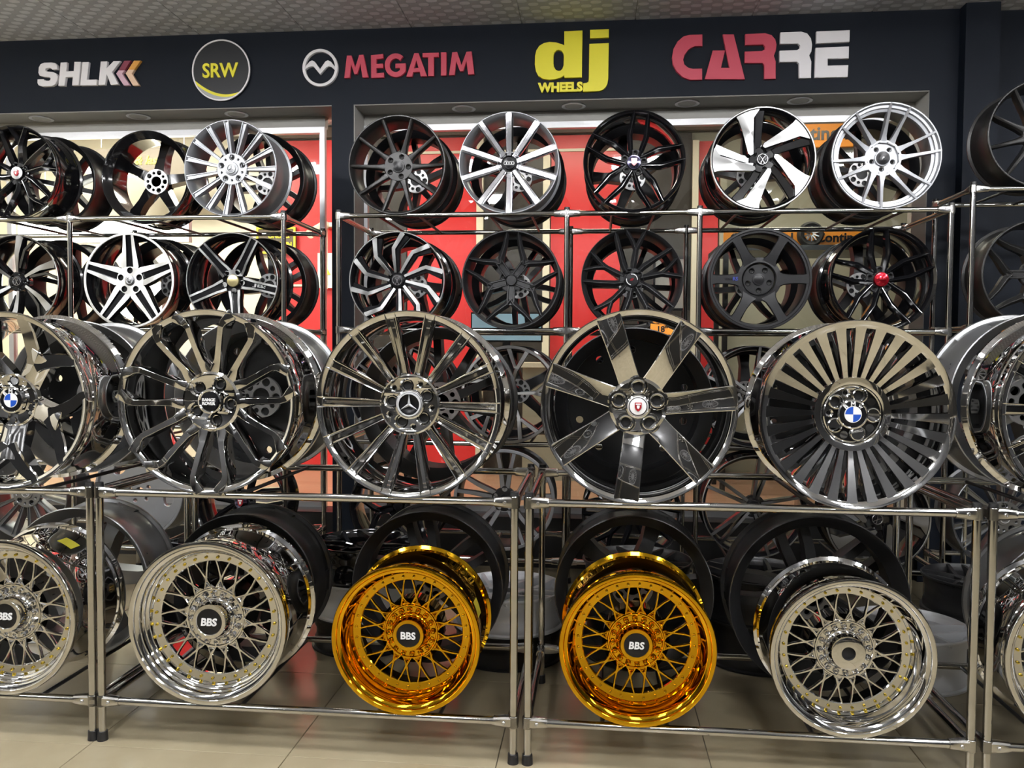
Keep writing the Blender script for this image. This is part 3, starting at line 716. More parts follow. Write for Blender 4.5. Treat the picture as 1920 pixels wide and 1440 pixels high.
ce = struct(MB().box(-6.3, 6.3, -1.8, 5.9, H + .012, H + .1).build('ceiling', 'soffit'))
CW = .716; cm = MB()
cm.plate([[(.0015, .0015), (CW - .0015, .0015), (CW - .0015, 1.43 - .0015), (.0015, 1.43 - .0015)]], 0, .012, .002)
for i, (x, y, z) in enumerate(cm.v): cm.v[i] = (x, z, y)
board_me = cm.mesh('ceiling_board', 'ceil')
for i in range(-6, 8):
    for j in range(-4, 1):
        link('ceiling_board', board_me, ce, (-1.212 + i * CW, 4.05 + j * 1.432, H))

wb = struct(link('wall_back', None))
MB().box(-6.3, 2.165, 5.35, 5.66, 3.025, H + .012).build('fascia', 'navy', wb)
MB().box(-6.3, 2.045, 5.352, 5.66, 3.018, 3.027).build('soffit', 'soffit', wb)
MB().box(-1.744, -1.596, 5.35, 5.66, 0, 3.025).build('pillar', 'navy', wb)
MB().box(-1.597, -1.590, 5.353, 5.66, .33, 3.02).build('reveal', 'reveal', wb)
MB().box(1.998, 2.045, 5.352, 5.66, .33, 3.02).build('reveal', 'reveal', wb)
MB().box(2.0, 2.165, 5.35, 5.66, 0, 3.026).build('panel', 'navy', wb)
MB().box(2.165, 2.36, 5.262, 5.66, 0, H + .012).build('column', 'navy', wb)
MB().box(2.36, 6.3, 5.40, 5.66, 0, H + .012).build('panel', 'navy', wb)
MB().box(-6.3, 2.05, 5.40, 5.62, 0, .33).build('kerb', 'plastic', wb)
struct(MB().box(-6.4, -6.2, .6, 5.7, 0, H + .05).box(-6.4, -6.2, -1.8, .6, 0, H + .05, 1).build('wall_left', ['room_light', 'display']))
struct(MB().box(6.2, 6.4, -1.8, 5.7, 0, H + .05).build('wall_right', 'room'))
wf = struct(MB().box(-6.3, 6.3, -1.85, -1.65, 0, H + .05).build('wall_front', 'display'))

def window(name, x0, x1, mull):
    w = struct(link(name, None))
    MB().box(x0, x1, 5.58, 5.64, 2.945, 3.02).build('header', 'reveal', w)
    MB().box(x0, x1, 5.565, 5.61, 2.905, 2.945).build('frame_bar', 'alu', w)
    MB().box(x0, x1, 5.565, 5.61, .33, .37).build('frame_bar', 'alu', w)
    for x in [x0, x1 - .035] + mull: MB().box(x, x + .035, 5.567, 5.609, .37, 2.905).build('frame_bar', 'alu', w)
    MB().box(x0 + .03, x1 - .03, 5.586, 5.592, .37, 2.91).build('glass_pane', 'glass', w)
    return w
window('window_1', -6.2, -1.865, [-4.2])
window('window_2', -1.60, 2.045, [])

# unlit downlights in the soffit
dl = MB().lathe([(.078, -.0), (.078, -.006), (.066, -.009), (.058, -.004)], 32, 0)
db = MB().lathe([(.06, -.003), (.0001, -.006)], 32, 0)
for b in (dl, db): b.v = [(x, z, y) for x, y, z in b.v]
dlm = dl.mesh('trim_ring', 'alu'); dbm = db.mesh('lens', 'reveal')
wh = ['above the far left black wheel', 'above the gap left of the silver fifteen-spoke wheel', 'above the silver fifteen-spoke wheel', 'above the graphite ten-spoke wheel', 'between the broad-spoke silver wheel and the violet-capped wheel', 'between the violet-capped wheel and the five-blade wheel', 'above the silver paired-spoke wheel']
for x, w in zip((-3.857, -3.147, -2.446, -.888, -.166, .56, 1.261), wh):
    t = thing('recessed_spotlight', 'unlit round recessed spotlight ' + w, 'spotlight', (x, 5.47, 3.018), group='spotlights under the dark fascia')
    link('trim_ring', dlm, t); link('lens', dbm, t)

# shop ceiling lights, out of frame above the camera
fr = MB().plate([[(-.3, -.3), (.3, -.3), (.3, .3), (-.3, .3)], [(-.28, -.28), (.28, -.28), (.28, .28), (-.28, .28)]], 0, .03)
bk = MB().box(-.29, .29, .02, .03, -.29, .29)
for b in (fr, bk): b.v = [(x, z, y) for x, y, z in b.v]
frm = fr.mesh('frame', 'lampframe'); bkm = bk.mesh('reflector', 'white')
tb = MB().tube((-.275, 0, 0), (.275, 0, 0), .018, 10).mesh('lamp_tube', 'lamp')
pos = [(x, y) for y in (2.1, .1, -1.2) for x in (-5.6, -3.35, -1.45, .42, 2.35, 4.5)]  # the leftmost column is added to brighten the left wall
rown = ['above the front racks', 'above the photographer', 'just behind the photographer']
coln = ['leftmost, added to light the wall,', 'second from left', 'third from left', 'fourth from left', 'fifth from left', 'rightmost']
for k, (x, y) in enumerate(pos):
    t = thing('ceiling_light', 'four-tube ceiling light, %s in the row %s' % (coln[k % 6], rown[k // 6]), 'lamp', (x, y, H - .034), group='ceiling lights of the shop')
    link('frame', frm, t); link('reflector', bkm, t)
    for q in range(4): link('lamp_tube', tb, t, (0, -.21 + q * .14, -.026))

# ------------------------------------------------------------------ room behind the glass
struct(MB().box(-6.2, 4, 5.64, 8.4, .2, .28).build('floor_inner', 'wood'))
struct(MB().box(-6.2, 4, 5.64, 8.4, 3.62, 3.7).build('ceiling_inner', 'ceil'))
wi = struct(link('wall_inner', None))
def panel(nm, x0, x1, z0, z1, m, y=8.0, d=.04): return MB().box(x0, x1, y, y + d, z0, z1).build(nm, m, wi)
panel('wall', -6.2, 4, .28, 3.62, 'inner_beige', 8.06)
panel('brown_band', -3.6, 1.2, 3.50, 3.60, 'inner_band', 7.97)
panel('cream_panel', -6.2, -3.17, .28, 3.6, 'inner_cream')
panel('red_panel', -3.15, -2.28, .28, 3.48, 'inner_red')
panel('brown_panel', -2.27, -1.86, .28, 3.48, 'inner_dark')
panel('red_panel', -1.85, -1.17, .28, 3.48, 'inner_red')
panel('cream_post', -1.165, -1.10, .28, 3.48, 'inner_cream', 7.95)
panel('brown_panel', -1.09, -.53, .28, 3.48, 'inner_dark')
panel('cream_post', -.525, -.46, .28, 3.48, 'inner_cream', 7.95)
panel('red_panel', -.45, .21, .28, 3.48, 'inner_red')
panel('brown_panel', .22, .87, .28, 3.48, 'inner_dark')
panel('cream_post', .875, .93, .28, 3.40, 'inner_cream', 7.95)
panel('red_panel', .94, 1.12, .28, 3.40, 'inner_red')
panel('cream_post', 1.13, 1.19, .28, 3.3, 'inner_beige', 7.95)
panel('cream_rail', -1.85, .21, 3.325, 3.35, 'inner_cream', 7.985)
panel('cream_rail', -3.15, -2.28, 2.05, 2.07, 'inner_cream', 7.985)
struct(MB().box(-6.3, -6.2, 5.6, 8.4, .28, 3.65).build('wall_inner_left', 'inner_cream'))
struct(MB().box(3.9, 4.0, 5.6, 8.4, .28, 3.65).build('wall_inner_right', 'inner_beige'))

def light_box(x, y, z, w, d, h, m, label):
    t = thing('ceiling_light', label, 'lamp', (x, y, z))
    MB().box(-w / 2, w / 2, -d / 2, d / 2, .0, .02).build('diffuser', m, t)
    MB().box(-w / 2 - .02, w / 2 + .02, -d / 2 - .02, d / 2 + .02, .02, .02 + h).build('housing', 'lampframe', t)
    return t
light_box(-4.4, 6.35, 3.54, 1.8, .9, .05, 'lamp_left', 'bright ceiling light in the cream room behind the left window')
light_box(-2.2, 6.9, 3.54, 1.2, .3, .05, 'lamp_inner', 'ceiling light above the red wall panel behind the pillar')
light_box(-.2, 6.9, 3.54, 1.2, .3, .05, 'lamp_inner', 'ceiling light above the brown panel behind the centre window')
light_box(1.7, 6.7, 3.54, 1.0, .3, .05, 'lamp_inner', 'ceiling light above the orange sign behind the right window end')
t = thing('light_box', 'overexposed long white light box glowing behind the left rack', 'light box', (-4.05, 6.6, 2.33))
MB().box(-.80, .66, -.04, .0, 0, .14).build('diffuser', 'lamp_cold', t); MB().box(-.82, .68, 0, .06, -.02, .16).build('housing', 'lampframe', t)
for x in (-.6, .5): MB().tube((x, .03, .16), (x, .03, 1.29), .006, 8).build('hanger', 'alu', t)
t = thing('floodlight', 'glaring white floodlight behind the leftmost machined wheel', 'lamp', (-3.55, 6.2, 1.80))
MB().box(-.16, .14, -.05, .0, -.12, .12).build('diffuser', 'lamp_cold', t); MB().box(-.18, .16, 0, .08, -.14, .14).build('housing', 'lampframe', t)
MB().box(-.02, .0, .02, .05, -1.5, -.14).build('stand', 'lampframe', t)

def sign(name, label, x, y, z, w, h, m, lines, frame=None):
    t = thing(name, label, 'sign', (x, y, z))
    MB().box(-w / 2, w / 2, 0, .03, -h / 2, h / 2).build('board', m, t)
    if frame: MB().plate([[(-w / 2, -h / 2), (w / 2, -h / 2), (w / 2, h / 2), (-w / 2, h / 2)], [(-w / 2 + .02, -h / 2 + .02), (w / 2 - .02, -h / 2 + .02), (w / 2 - .02, h / 2 - .02), (-w / 2 + .02, h / 2 - .02)]], -.008, .0).build('border', frame, t)
    for s, dx, dz, ww, c, bold, sh in lines:
        MB().merge(text_mb(s, ww, .006, bold, sh), Matrix.Translation((dx, -.007, dz))).build('lettering', c, t)
    return t
t = sign('fascia_sign', 'brown sign with yellow slanted lettering behind the left window', -4.17, 7.3, 3.14, .95, .24, 'sign_brown', [('jant & lastik', .0, 0, .54, 'letter_yellow', .02, .3)])
for x in (-.4, .4): MB().tube((x, .015, .14), (x, .015, .48), .006, 8).build('hanger', 'alu', t)
sign('warning_sign', 'brown and yellow bordered notice beside the red panel', -3.16, 7.955, 2.50, .40, .26, 'sign_brown', [('ÖNEMLİ', .03, .05, .22, 'letter_yellow', .03, 0), ('DA OLUN', .02, -.04, .28, 'letter_yellow', .03, 0)], 'letter_yellow')
t = sign('notice', 'white warning paper with a yellow triangle on the red panel', -2.65, 7.93, 2.20, .16, .34, 'paper', [])
MB().plate([[(0, .05), (.05, -.04), (-.05, -.04)]], -.006, 0).build('triangle', 'letter_yellow', t)
t = thing('security_camera', 'pale bullet security camera on the red panel behind the left rack', 'camera', (-2.62, 7.9, 2.62))
MB().tube((-.02, 0, .02), (-.10, -.22, -.10), .045, 14).build('body', 'inner_cream', t); MB().box(-.03, .14, -.02, .1, .0, .04).build('bracket', 'inner_cream', t)
MB().tube((-.02, .03, -.6), (-.02, .03, 0), .012, 8).build('cable', 'inner_cream', t)

A = [(-.34, -.14), (.34, -.14), (.34, .16), (-.10, .16)] + [(-.10 - .24 * sin(k * pi / 16), -.08 + .24 * cos(k * pi / 16)) for k in range(1, 9)]
t = thing('brand_sign', 'orange sign with rounded top and black lettering under the ceiling', 'sign', (1.90, 7.5, 3.345))
MB().plate([A], 0, .03, .004).build('board', 'orange', t)
MB().merge(text_mb('Continental', .74, .006, .025), Matrix.Translation((.02, -.007, -.02))).build('lettering', 'capblack', t)
for x in (-.25, .25): MB().tube((x, .015, .15), (x, .015, .275), .006, 8).build('hanger', 'alu', t)
for k, (x, lab) in enumerate(((1.36, 'orange shelf board with black lettering behind the six-spoke wheel'), (2.04, 'orange shelf board with black lettering behind the red-capped wheel'))):
    t = thing('brand_board', lab, 'sign', (x, 7.0, 2.33), group='orange boards on the tyre shelf')
    MB().box(-.33, .33, 0, .03, -.06, .11).build('board', 'orange', t)
    MB().merge(text_mb('Continental', .50, .006, .03), Matrix.Translation((-.03, -.007, 0.03))).build('lettering', 'capblack', t)
t = thing('tyre', 'small black tyre with a pale star wheel between the orange boards', 'tyre', (1.70, 6.93, 2.27))
MB().lathe([(.055, -.04), (.085, -.05), (.10, -.03), (.104, 0), (.10, .03), (.085, .05), (.055, .04)], 32, 0, True).build('tread', 'rubber', t, (0, 0, .104))
s = MB()
for k in range(10): s.merge(arm(MB(), [(.06, 0, .005, -.05, .02), (.01, 0, .006, -.045, .02)], FLAT and [(-1, .002), (-.8, 0), (.8, 0), (1, .002)]), Matrix.Rotation(k * pi / 5, 4, 'Y'))
s.build('star', 'machined', t, (0, 0, .104))
t = thing('display_table', 'black tyre display table behind the six-spoke wheel', 'table', (1.55, 7.0, .28))
MB().box(-.6, .85, -.25, .35, 1.95, 1.99).build('top', 'table', t)
for x in (-.55, .68):
    for y in (-.2, .28): MB().box(x, x + .04, y, y + .04, 0, 1.95).build('leg', 'table', t)
t = thing('monitor', 'pale blue screen behind the matte black wheel', 'screen', (-.66, 5.95, 1.50))
MB().box(-.24, .26, 0, .03, 0, .19).build('panel', 'screen_blue', t); MB().box(-.25, .27, .012, .045, -.012, .202).build('case', 'table', t); MB().box(-.02, .04, .02, .06, -1.22, 0).build('stand', 'table', t)
t = thing('notice_board', 'pale framed notice board between the posts left of the six-spoke wheel', 'sign', (.60, 6.9, 1.98))
MB().box(-.13, .13, 0, .02, -.2, .2).build('board', 'paper', t); MB().plate([[(-.15, -.22), (.15, -.22), (.15, .22), (-.15, .22)], [(-.13, -.2), (.13, -.2), (.13, .2), (-.13, .2)]], -.01, .02).build('frame', 'table', t)
for x in (-.1, .1): MB().box(x - .012, x + .012, .02, .04, -1.7, -.1).build('stand', 'table', t)
t = thing('cabinet', 'beige counter standing behind the centre rack', 'cabinet', (-.2, 7.3, .28))
MB().box(-.45, .45, 0, .5, 0, 1.0).build('body', 'inner_beige', t); MB().box(-.5, .5, -.04, .54, 1.0, 1.04).build('top', 'inner_cream', t)
t = thing('price_tag', 'orange price tag with black figures hanging on the rack rail', 'tag', (.335, 4.378, 1.52))
MB().plate([[(-.062, -.05), (.05, -.045), (.062, -.005), (.055, .04), (-.058, .05)]], 0, .002).build('card', 'orange', t)
MB().merge(text_mb('18"', .05, .002, .03), Matrix.Translation((.005, -.002, .022))).merge(text_mb('5x112', .10, .002, .03), Matrix.Translation((0, -.002, -.022))).build('figures', 'capblack', t)

# ------------------------------------------------------------------ signs on the fascia
def aff(P, ax, az): return [(ax[0] + ax[1] * x + ax[2] * y, az[0] + az[1] * x + az[2] * y) for x, y in P]
def brand(label, pieces, ax, az, x0, z0):
    t = thing('wall_sign', label, 'sign', (x0, 5.35, z0), group='brand signs on the dark fascia')
    for nm, m, polys in pieces:
        L = [[(x - x0, z - z0) for x, z in aff(P, ax, az)] for P in polys]
        o = MB().plate(L, -.022, 0, .002).build(nm, m, t, angle=20)
    return t
k = (-3.8931, .000475, -7e-6), (3.450258, -1.3e-5, -.000442)
brand('white SHLK sign with two chevrons, leftmost on the fascia', [
 ('letter', 'letter_white', [[(545, 320), (470, 325), (450, 312), (440, 300), (390, 300), (362, 315), (362, 342), (380, 352), (480, 360), (530, 385), (550, 430), (540, 490), (510, 545), (460, 572), (320, 580), (260, 560), (240, 525), (242, 470), (335, 467), (350, 488), (410, 492), (435, 480), (440, 455), (425, 440), (330, 432), (275, 415), (255, 370), (262, 290), (290, 240), (340, 220), (450, 215), (510, 225), (540, 255)]]),
 ('letter', 'letter_white', [[(592, 217), (690, 213), (682, 350), (790, 345), (800, 208), (895, 207), (862, 560), (765, 562), (775, 435), (672, 440), (655, 568), (557, 570)]]),
 ('letter', 'letter_white', [[(920, 212), (1018, 210), (990, 475), (1140, 472), (1132, 560), (885, 563)]]),
 ('letter', 'letter_white', [[(1195, 203), (1292, 200), (1285, 300), (1385, 198), (1490, 195), (1365, 360), (1462, 548), (1345, 552), (1285, 395), (1258, 552), (1160, 556)]]),
 ('chevron', 'letter_crimson', [[(1545, 190), (1645, 190), (1552, 335), (1460, 335)]]), ('chevron', 'letter_pink', [[(1460, 335), (1552, 335), (1515, 385), (1630, 560), (1540, 563), (1425, 385)]]),
 ('chevron', 'letter_orange', [[(1690, 190), (1790, 190), (1695, 325), (1602, 325)]]), ('chevron', 'letter_peach', [[(1602, 325), (1695, 325), (1660, 385), (1770, 562), (1675, 563), (1565, 380)]]),
], *k, -3.42, 3.27)

t = thing('wall_sign', 'round black SRW sign with a yellow swoosh and silver ring', 'sign', (-2.488, 5.35, 3.264), group='brand signs on the dark fascia')
R_ = .2
MB().plate([ring(R_, 72)], -.018, 0, .002).build('disc', 'disc_black', t)
MB().plate([ring(R_, 72), ring(R_ * .952, 72)], -.023, -.01, .001).build('ring', 'letter_white', t)
a0, a1 = radians(252), radians(140)
def arcpts(c, r, b0, b1, n=18): return [(c[0] + r * sin(b0 + (b1 - b0) * i / n), c[1] + r * cos(b0 + (b1 - b0) * i / n)) for i in range(n + 1)]
ed = lambda a: (R_ * .945 * sin(a), R_ * .945 * cos(a))
lo = arcpts((0, 0), R_ * .945, radians(140), radians(250))
def swoosh(off):
    p0 = ed(radians(250)); p1 = ed(radians(140)); ctrl = (-.02, -.195)
    return [((1 - u) ** 2 * p0[0] + 2 * u * (1 - u) * ctrl[0] + u * u * p1[0], (1 - u) ** 2 * (p0[1] - off) + 2 * u * (1 - u) * (ctrl[1] - off) + u * u * (p1[1] - off * .6)) for u in [i / 16 for i in range(17)]]
MB().plate([swoosh(.0) + [p for p in swoosh(.02)][::-1]], -.022, -.012).build('swoosh', 'letter_yellow', t)
MB().plate([swoosh(.02) + lo[1:-1]], -.020, -.012).build('swoosh', 'disc_grey', t)
MB().merge(text_mb('SRW', .245, .01, .022, 0, .096), Matrix.Translation((-.003, -.026, -.001))).build('lettering', 'letter_yellow', t)

k = (-2.757392, .000586, -3e-6), (3.518926, -1.6e-5, -.000558)
t = brand('red MEGATIM sign with a white round emblem', [('emblem', 'letter_white', [[(1440, 440), (1445, 400), (1490, 345), (1520, 330), (1550, 345), (1612, 430), (1670, 345), (1700, 328), (1735, 345), (1780, 400), (1785, 445), (1740, 405), (1705, 400), (1685, 410), (1612, 493), (1540, 405), (1515, 400), (1480, 410)]]),
 ('emblem', 'letter_white', [[(1612 + 203 * sin(i * pi / 30), 415 + 217 * cos(i * pi / 30)) for i in range(60)], [(1612 + 170 * sin(i * pi / 30), 415 + 183 * cos(i * pi / 30)) for i in range(60)]])], *k, -1.4, 3.28)
k = (-1.66517, .001142, 7e-6), (3.675582, -2.4e-5, -.001123)
G = [(308 + 64 * cos(a), 361 + 68 * sin(a)) for a in [radians(-42 - i * 13) for i in range(22)]]
Gi = [(308 + 34 * cos(a), 361 + 38 * sin(a)) for a in [radians(-42 - i * 13) for i in range(22)]]
G = [(308 + 64 * cos(radians(-48)), 361 + 68 * sin(radians(-48)))] + G[1:] + [(366, 395), (366, 350), (306, 352), (306, 378), (332, 377), (332, 388)] + Gi[::-1][2:]
mega = [[[(8, 432), (25, 303), (52, 303), (73, 372), (96, 300), (122, 299), (149, 429), (115, 430), (103, 352), (84, 410), (68, 411), (49, 354), (42, 431)]],
 [[(165, 433), (165, 302), (237, 296), (237, 322), (197, 325), (197, 352), (235, 350), (235, 376), (197, 378), (197, 405), (240, 402), (240, 430)]],
 [G],
 [[(368, 427), (415, 293), (440, 293), (488, 425), (452, 426), (445, 400), (408, 402), (402, 427)], [(415, 378), (438, 376), (426, 335)]],
 [[(462, 318), (462, 293), (556, 291), (556, 316), (527, 317), (527, 424), (494, 424), (494, 318)]],
 [[(567, 290), (599, 290), (599, 421), (567, 422)]],
 [[(612, 420), (632, 290), (660, 288), (684, 362), (712, 288), (742, 286), (757, 415), (722, 417), (712, 342), (694, 398), (676, 399), (654, 344), (645, 419)]]]
for P in mega:
    L = [[(x + 1.4, z - 3.28) for x, z in aff(q, *k)] for q in P]
    MB().plate(L, -.022, 0, .002).build('letter', 'letter_red', t, angle=20)

k = (-.489069, .000351, 3e-6), (3.513117, -1e-5, -.000346)
t = brand('big yellow dj WHEELS sign in the middle of the fascia', [
 ('letter', 'letter_yellow', [[(1078, 165), (1068, 1010), (750, 1018), (748, 975), (690, 1012), (600, 1042), (480, 1055), (360, 1035), (280, 980), (235, 890), (218, 780), (222, 620), (245, 520), (300, 440), (380, 390), (480, 370), (600, 378), (700, 408), (750, 430), (750, 180)], [(575, 560), (610, 525), (655, 515), (705, 535), (735, 580), (742, 640), (738, 790), (715, 855), (680, 888), (640, 892), (595, 870), (565, 815), (555, 740), (558, 620)]]),
 ('letter', 'letter_yellow', [[(1212, 155), (1550, 143), (1548, 295), (1212, 308)]]),
 ('letter', 'letter_yellow', [[(1200, 405), (1548, 393), (1540, 1030), (1525, 1120), (1490, 1190), (1440, 1235), (1380, 1255), (1085, 1270), (1088, 1115), (1150, 1108), (1185, 1085), (1190, 1040)]])], *k, -.17, 3.30)
c0 = aff([(677, 1186)], *k)[0]
MB().merge(text_mb('WHEELS', .284, .02, .055, 0, .062), Matrix.Translation((c0[0] + .17, -.022, c0[1] - 3.30))).build('lettering', 'letter_yellow', t, angle=20)

k = (.382753, .000636, 1.1e-5), (3.482612, -1.9e-5, -.000643)
brand('red and white CARRE sign, rightmost on the fascia', [
 ('letter', 'letter_red', [[(392, 122), (392, 235), (320, 235), (285, 248), (255, 270), (222, 315), (206, 365), (218, 410), (255, 440), (300, 450), (388, 447), (388, 555), (270, 557), (200, 530), (140, 475), (105, 410), (97, 340), (112, 260), (150, 190), (210, 140), (270, 125)]]),
 ('letter', 'letter_red', [[(412, 550), (490, 275), (608, 275), (570, 440), (648, 440), (585, 122), (692, 122), (798, 550)]]),
 ('letter', 'letter_red', [[(800, 120), (990, 112), (1050, 130), (1085, 170), (1098, 220), (1090, 280), (1072, 325), (1090, 380), (1090, 545), (980, 547), (980, 420), (965, 395), (795, 395), (795, 285), (960, 280), (985, 265), (988, 240), (970, 220), (800, 225)]]),
 ('letter', 'letter_white', [[(1133, 105), (1330, 98), (1385, 115), (1420, 160), (1432, 220), (1425, 285), (1405, 322), (1425, 380), (1422, 535), (1310, 538), (1308, 400), (1290, 383), (1125, 385), (1125, 278), (1290, 272), (1315, 255), (1318, 230), (1298, 210), (1130, 213)]]),
 ('letter', 'letter_white', [[(1472, 97), (1783, 85), (1780, 195), (1470, 210)]]),
 ('letter', 'letter_white', [[(1465, 250), (1776, 238), (1774, 350), (1578, 355), (1578, 418), (1770, 413), (1765, 525), (1455, 533)]])], *k, 1.0, 3.28)
# ------------------------------------------------------------------ racks of steel tube
TR = .0138
def clamp_mesh():
    b = MB().lathe([(.0165, -.0205), (.0182, -.0185), (.0182, .0185), (.0165, .0205)], 20, 0)
    b.v = [(x, z, y) for x, y, z in b.v]
    n = 12; R = []
    for x, hy, hz, rnd in ((.008, .0172, .0190, .08), (.030, .0172, .0186, .08), (.060, .0176, .0176, .9), (.068, .0176, .0176, 1), (.068, .0140, .0140, 1)):
        P = []
        for i in range(16):
            a = 2 * pi * (i + .5) / 16; c, s_ = cos(a), sin(a); q = max(abs(c), abs(s_))
            k = rnd + (1 - rnd) / q
            P.append((x, c * hy * k, s_ * hz * k))
        R.append(P)
    b.loft(R, 0)
    return b.mesh('clamp', 'clamp', 18)
CL = clamp_mesh()
sc = MB().lathe([(.0065, .004), (.0065, -.003), (.005, -.005), (.0032, -.005), (.0028, -.002), (.0001, -.002)], 14)
SC = sc.mesh('screw', 'screw')
FOOT = MB().tube((0, 0, 0), (0, 0, .034), .0195, 18, 0, .0175).mesh('foot', 'plastic')
PCAP = MB().tube((0, 0, 0), (0, 0, .014), .0155, 18, 0, .0145).mesh('post_cap', 'plastic')
def rack(label, xs, y0, y1, zs, top, cradles=()):
    xc = (xs[0] + xs[-1]) / 2
    t = thing('wheel_rack', label, 'rack', (xc, y0, 0))
    pm = MB().tube((0, 0, .03), (0, 0, top), TR, 28).mesh('post', 'steel')
    for x in xs:
        for y in (y0, y1):
            p = link('post', pm, t, (x - xc, y - y0, 0))
            link('foot', FOOT, p); link('post_cap', PCAP, p, (0, 0, top))
    for z in zs:
        for yi, y in enumerate((0, y1 - y0)):
            for a, b in zip(xs[:-1], xs[1:]):
                MB().tube((a + .02 - xc, y, z), (b - .02 - xc, y, z), TR, 28).build('rail', 'steel', t)
        for x in (xs[0], xs[-1]):
            MB().tube((x - xc, .02, z), (x - xc, y1 - y0 - .02, z), TR, 28).build('side_rail', 'steel', t)
        for i, x in enumerate(xs):
            for y in (0, y1 - y0):
                dirs = ([0] if i < len(xs) - 1 else []) + ([180] if i else [])
                for d in dirs:
                    c = link('clamp', CL, t, (x - xc, y, z), (0, 0, radians(d)))
                    if y == 0: link('screw', SC, c, (.032, -.0172 if d == 0 else .0172, 0), (0, 0, radians(0 if d == 0 else 180)))
                if i in (0, len(xs) - 1):
                    link('clamp', CL, t, (x - xc, y, z), (0, 0, radians(90 if y == 0 else -90)))
    for z, cx in cradles:
        for x in cx:
            for s in (-.11, .11):
                MB().tube((x + s - xc, .0, z), (x + s - xc, y1 - y0, z), .0075, 8).build('support_rod', 'table', t)
    return t
FY0, FY1 = 2.80, 3.511
FZ = [.146, .907]
FXC = [-2.13, -1.366, -.645, .142, .842, 1.585]
rack('chrome tube rack at the far left front, cut by the photo edge', [-3.35, -1.811], FY0, FY1, FZ, .928, [(z, [-2.13]) for z in FZ])
rack('chrome tube rack front left holding the gold wheel with upright lettering', [-1.775, -.274], FY0, FY1, FZ, .928, [(z, [-1.366, -.645]) for z in FZ])
rack('chrome tube rack front right holding the seven-spoke chrome wheel', [-.2245, 1.2264], FY0, FY1, FZ, .928, [(z, [.142, .842]) for z in FZ])
rack('chrome tube rack at the far right front, cut by the photo edge', [1.277, 2.80], FY0, FY1, FZ, .928, [(z, [1.60]) for z in FZ])
BZ = [.30, .925, 1.532, 2.147]
CX = [-1.072, -.464, .182, .831, 1.438]
LX = [-3.255, -2.60, -1.995]
rack('tall tube rack by the left window', [-4.2, -2.944, -1.706], 4.40, 5.06, BZ, 2.165, [(z, LX) for z in BZ])
rack('tall tube rack in front of the centre window', [-1.397, -.163, .524, 1.765], 4.40, 5.06, BZ, 2.165, [(z, CX) for z in BZ])
rack('tall tube rack against the dark wall at the far right', [1.868, 3.2], 4.40, 4.87, [.30, .92, 1.552, 2.247], 2.268, [(z, [2.165, 2.80]) for z in [.92, 1.552, 2.247]])

# ------------------------------------------------------------------ wheels, front racks
FY = 2.775
def w(*a, **k): return wheel(*a, **k)
w('c_star5', 'chrome', -2.125, FY, .910, .322, .30, 'chrome five-spoke wheel with blue and white cap, cut by the left edge', group='chrome wheels on the front racks')
w('c_fourteen_v', 'chrome', -1.363, FY, .911, .326, .31, 'chrome wheel with V-shaped spoke pairs and black two-line cap', group='chrome wheels on the front racks')
w('c_fourteen_u', 'chrome', -.641, FY, .913, .323, .29, 'chrome fourteen-spoke wheel with a three-pointed star cap', group='chrome wheels on the front racks')
w('c_seven', 'chrome', .139, FY, .913, .326, .29, 'chrome wheel with seven broad flat spokes and a red crest', group='chrome wheels on the front racks')
w('c_twentyeight', 'chrome', .840, FY, .912, .309, .30, 'chrome wheel with many thin flat spokes and blue and white cap', group='chrome wheels on the front racks')
w('c_fourteen_u', 'chrome', 1.605, FY, .913, .327, .30, 'chrome wheel showing mostly its barrel, cut by the right edge', group='chrome wheels on the front racks')
w('mesh_chrome', 'chrome', -2.145, FY, .156, .285, .33, 'chrome mesh wheel with gold rivets, cut by the left edge', group='mesh wheels on the bottom shelves', sticker=(28, .75, .1, 'yellowtag', 'yellow sticker'))
w('mesh_chrome', 'chrome', -1.366, FY, .156, .294, .31, 'chrome mesh wheel with black lettered cap on the front left rack', group='mesh wheels on the bottom shelves')
w('mesh_gold', 'gold', -.649, FY, .158, .263, .30, 'gold chrome mesh wheel with plain upright cap lettering', group='mesh wheels on the bottom shelves', sticker=(72, .62, .12, 'yellowtag', 'yellow-green sticker'))
w('mesh_gold_b', 'gold', .145, FY, .156, .264, .30, 'gold chrome mesh wheel with slanted cap lettering, left end of its rack', group='mesh wheels on the bottom shelves')
w('mesh_nocap', 'chrome', .844, FY, .156, .266, .30, 'chrome mesh wheel without cap, open hub bore', group='mesh wheels on the bottom shelves')
w('mesh_chrome', 'chrome', 1.60, FY, .156, .285, .28, 'chrome mesh wheel at the bottom right, cut by the photo edge', group='mesh wheels on the bottom shelves')
SY = 3.15
for x, r, col, zz, lab, sty in ((-2.08, .31, 'satin', .915, 'satin grey wheel behind the chrome five-spoke wheel at the left edge', 'back_solid'),
    (-1.363, .315, 'satin', .915, 'satin grey wheel behind the chrome V-spoke wheel', 'back_solid'),
    (-.62, .30, 'bronze', .915, 'dark wheel behind the chrome star-cap wheel', 'back_ten'),
    (.139, .30, 'black_dull', .915, 'black wheel behind the chrome seven-spoke wheel', 'back_solid'),
    (.90, .30, 'satin', .915, 'satin grey wheel behind the many-spoked chrome wheel', 'back_solid'),
    (1.60, .33, 'satin', .915, 'satin grey wheel behind the chrome barrel at the right edge', 'back_star5')):
    w(sty, col, x, SY, zz, r, .25, lab, flip=True, group='second-row wheels on the front racks, upper shelf')
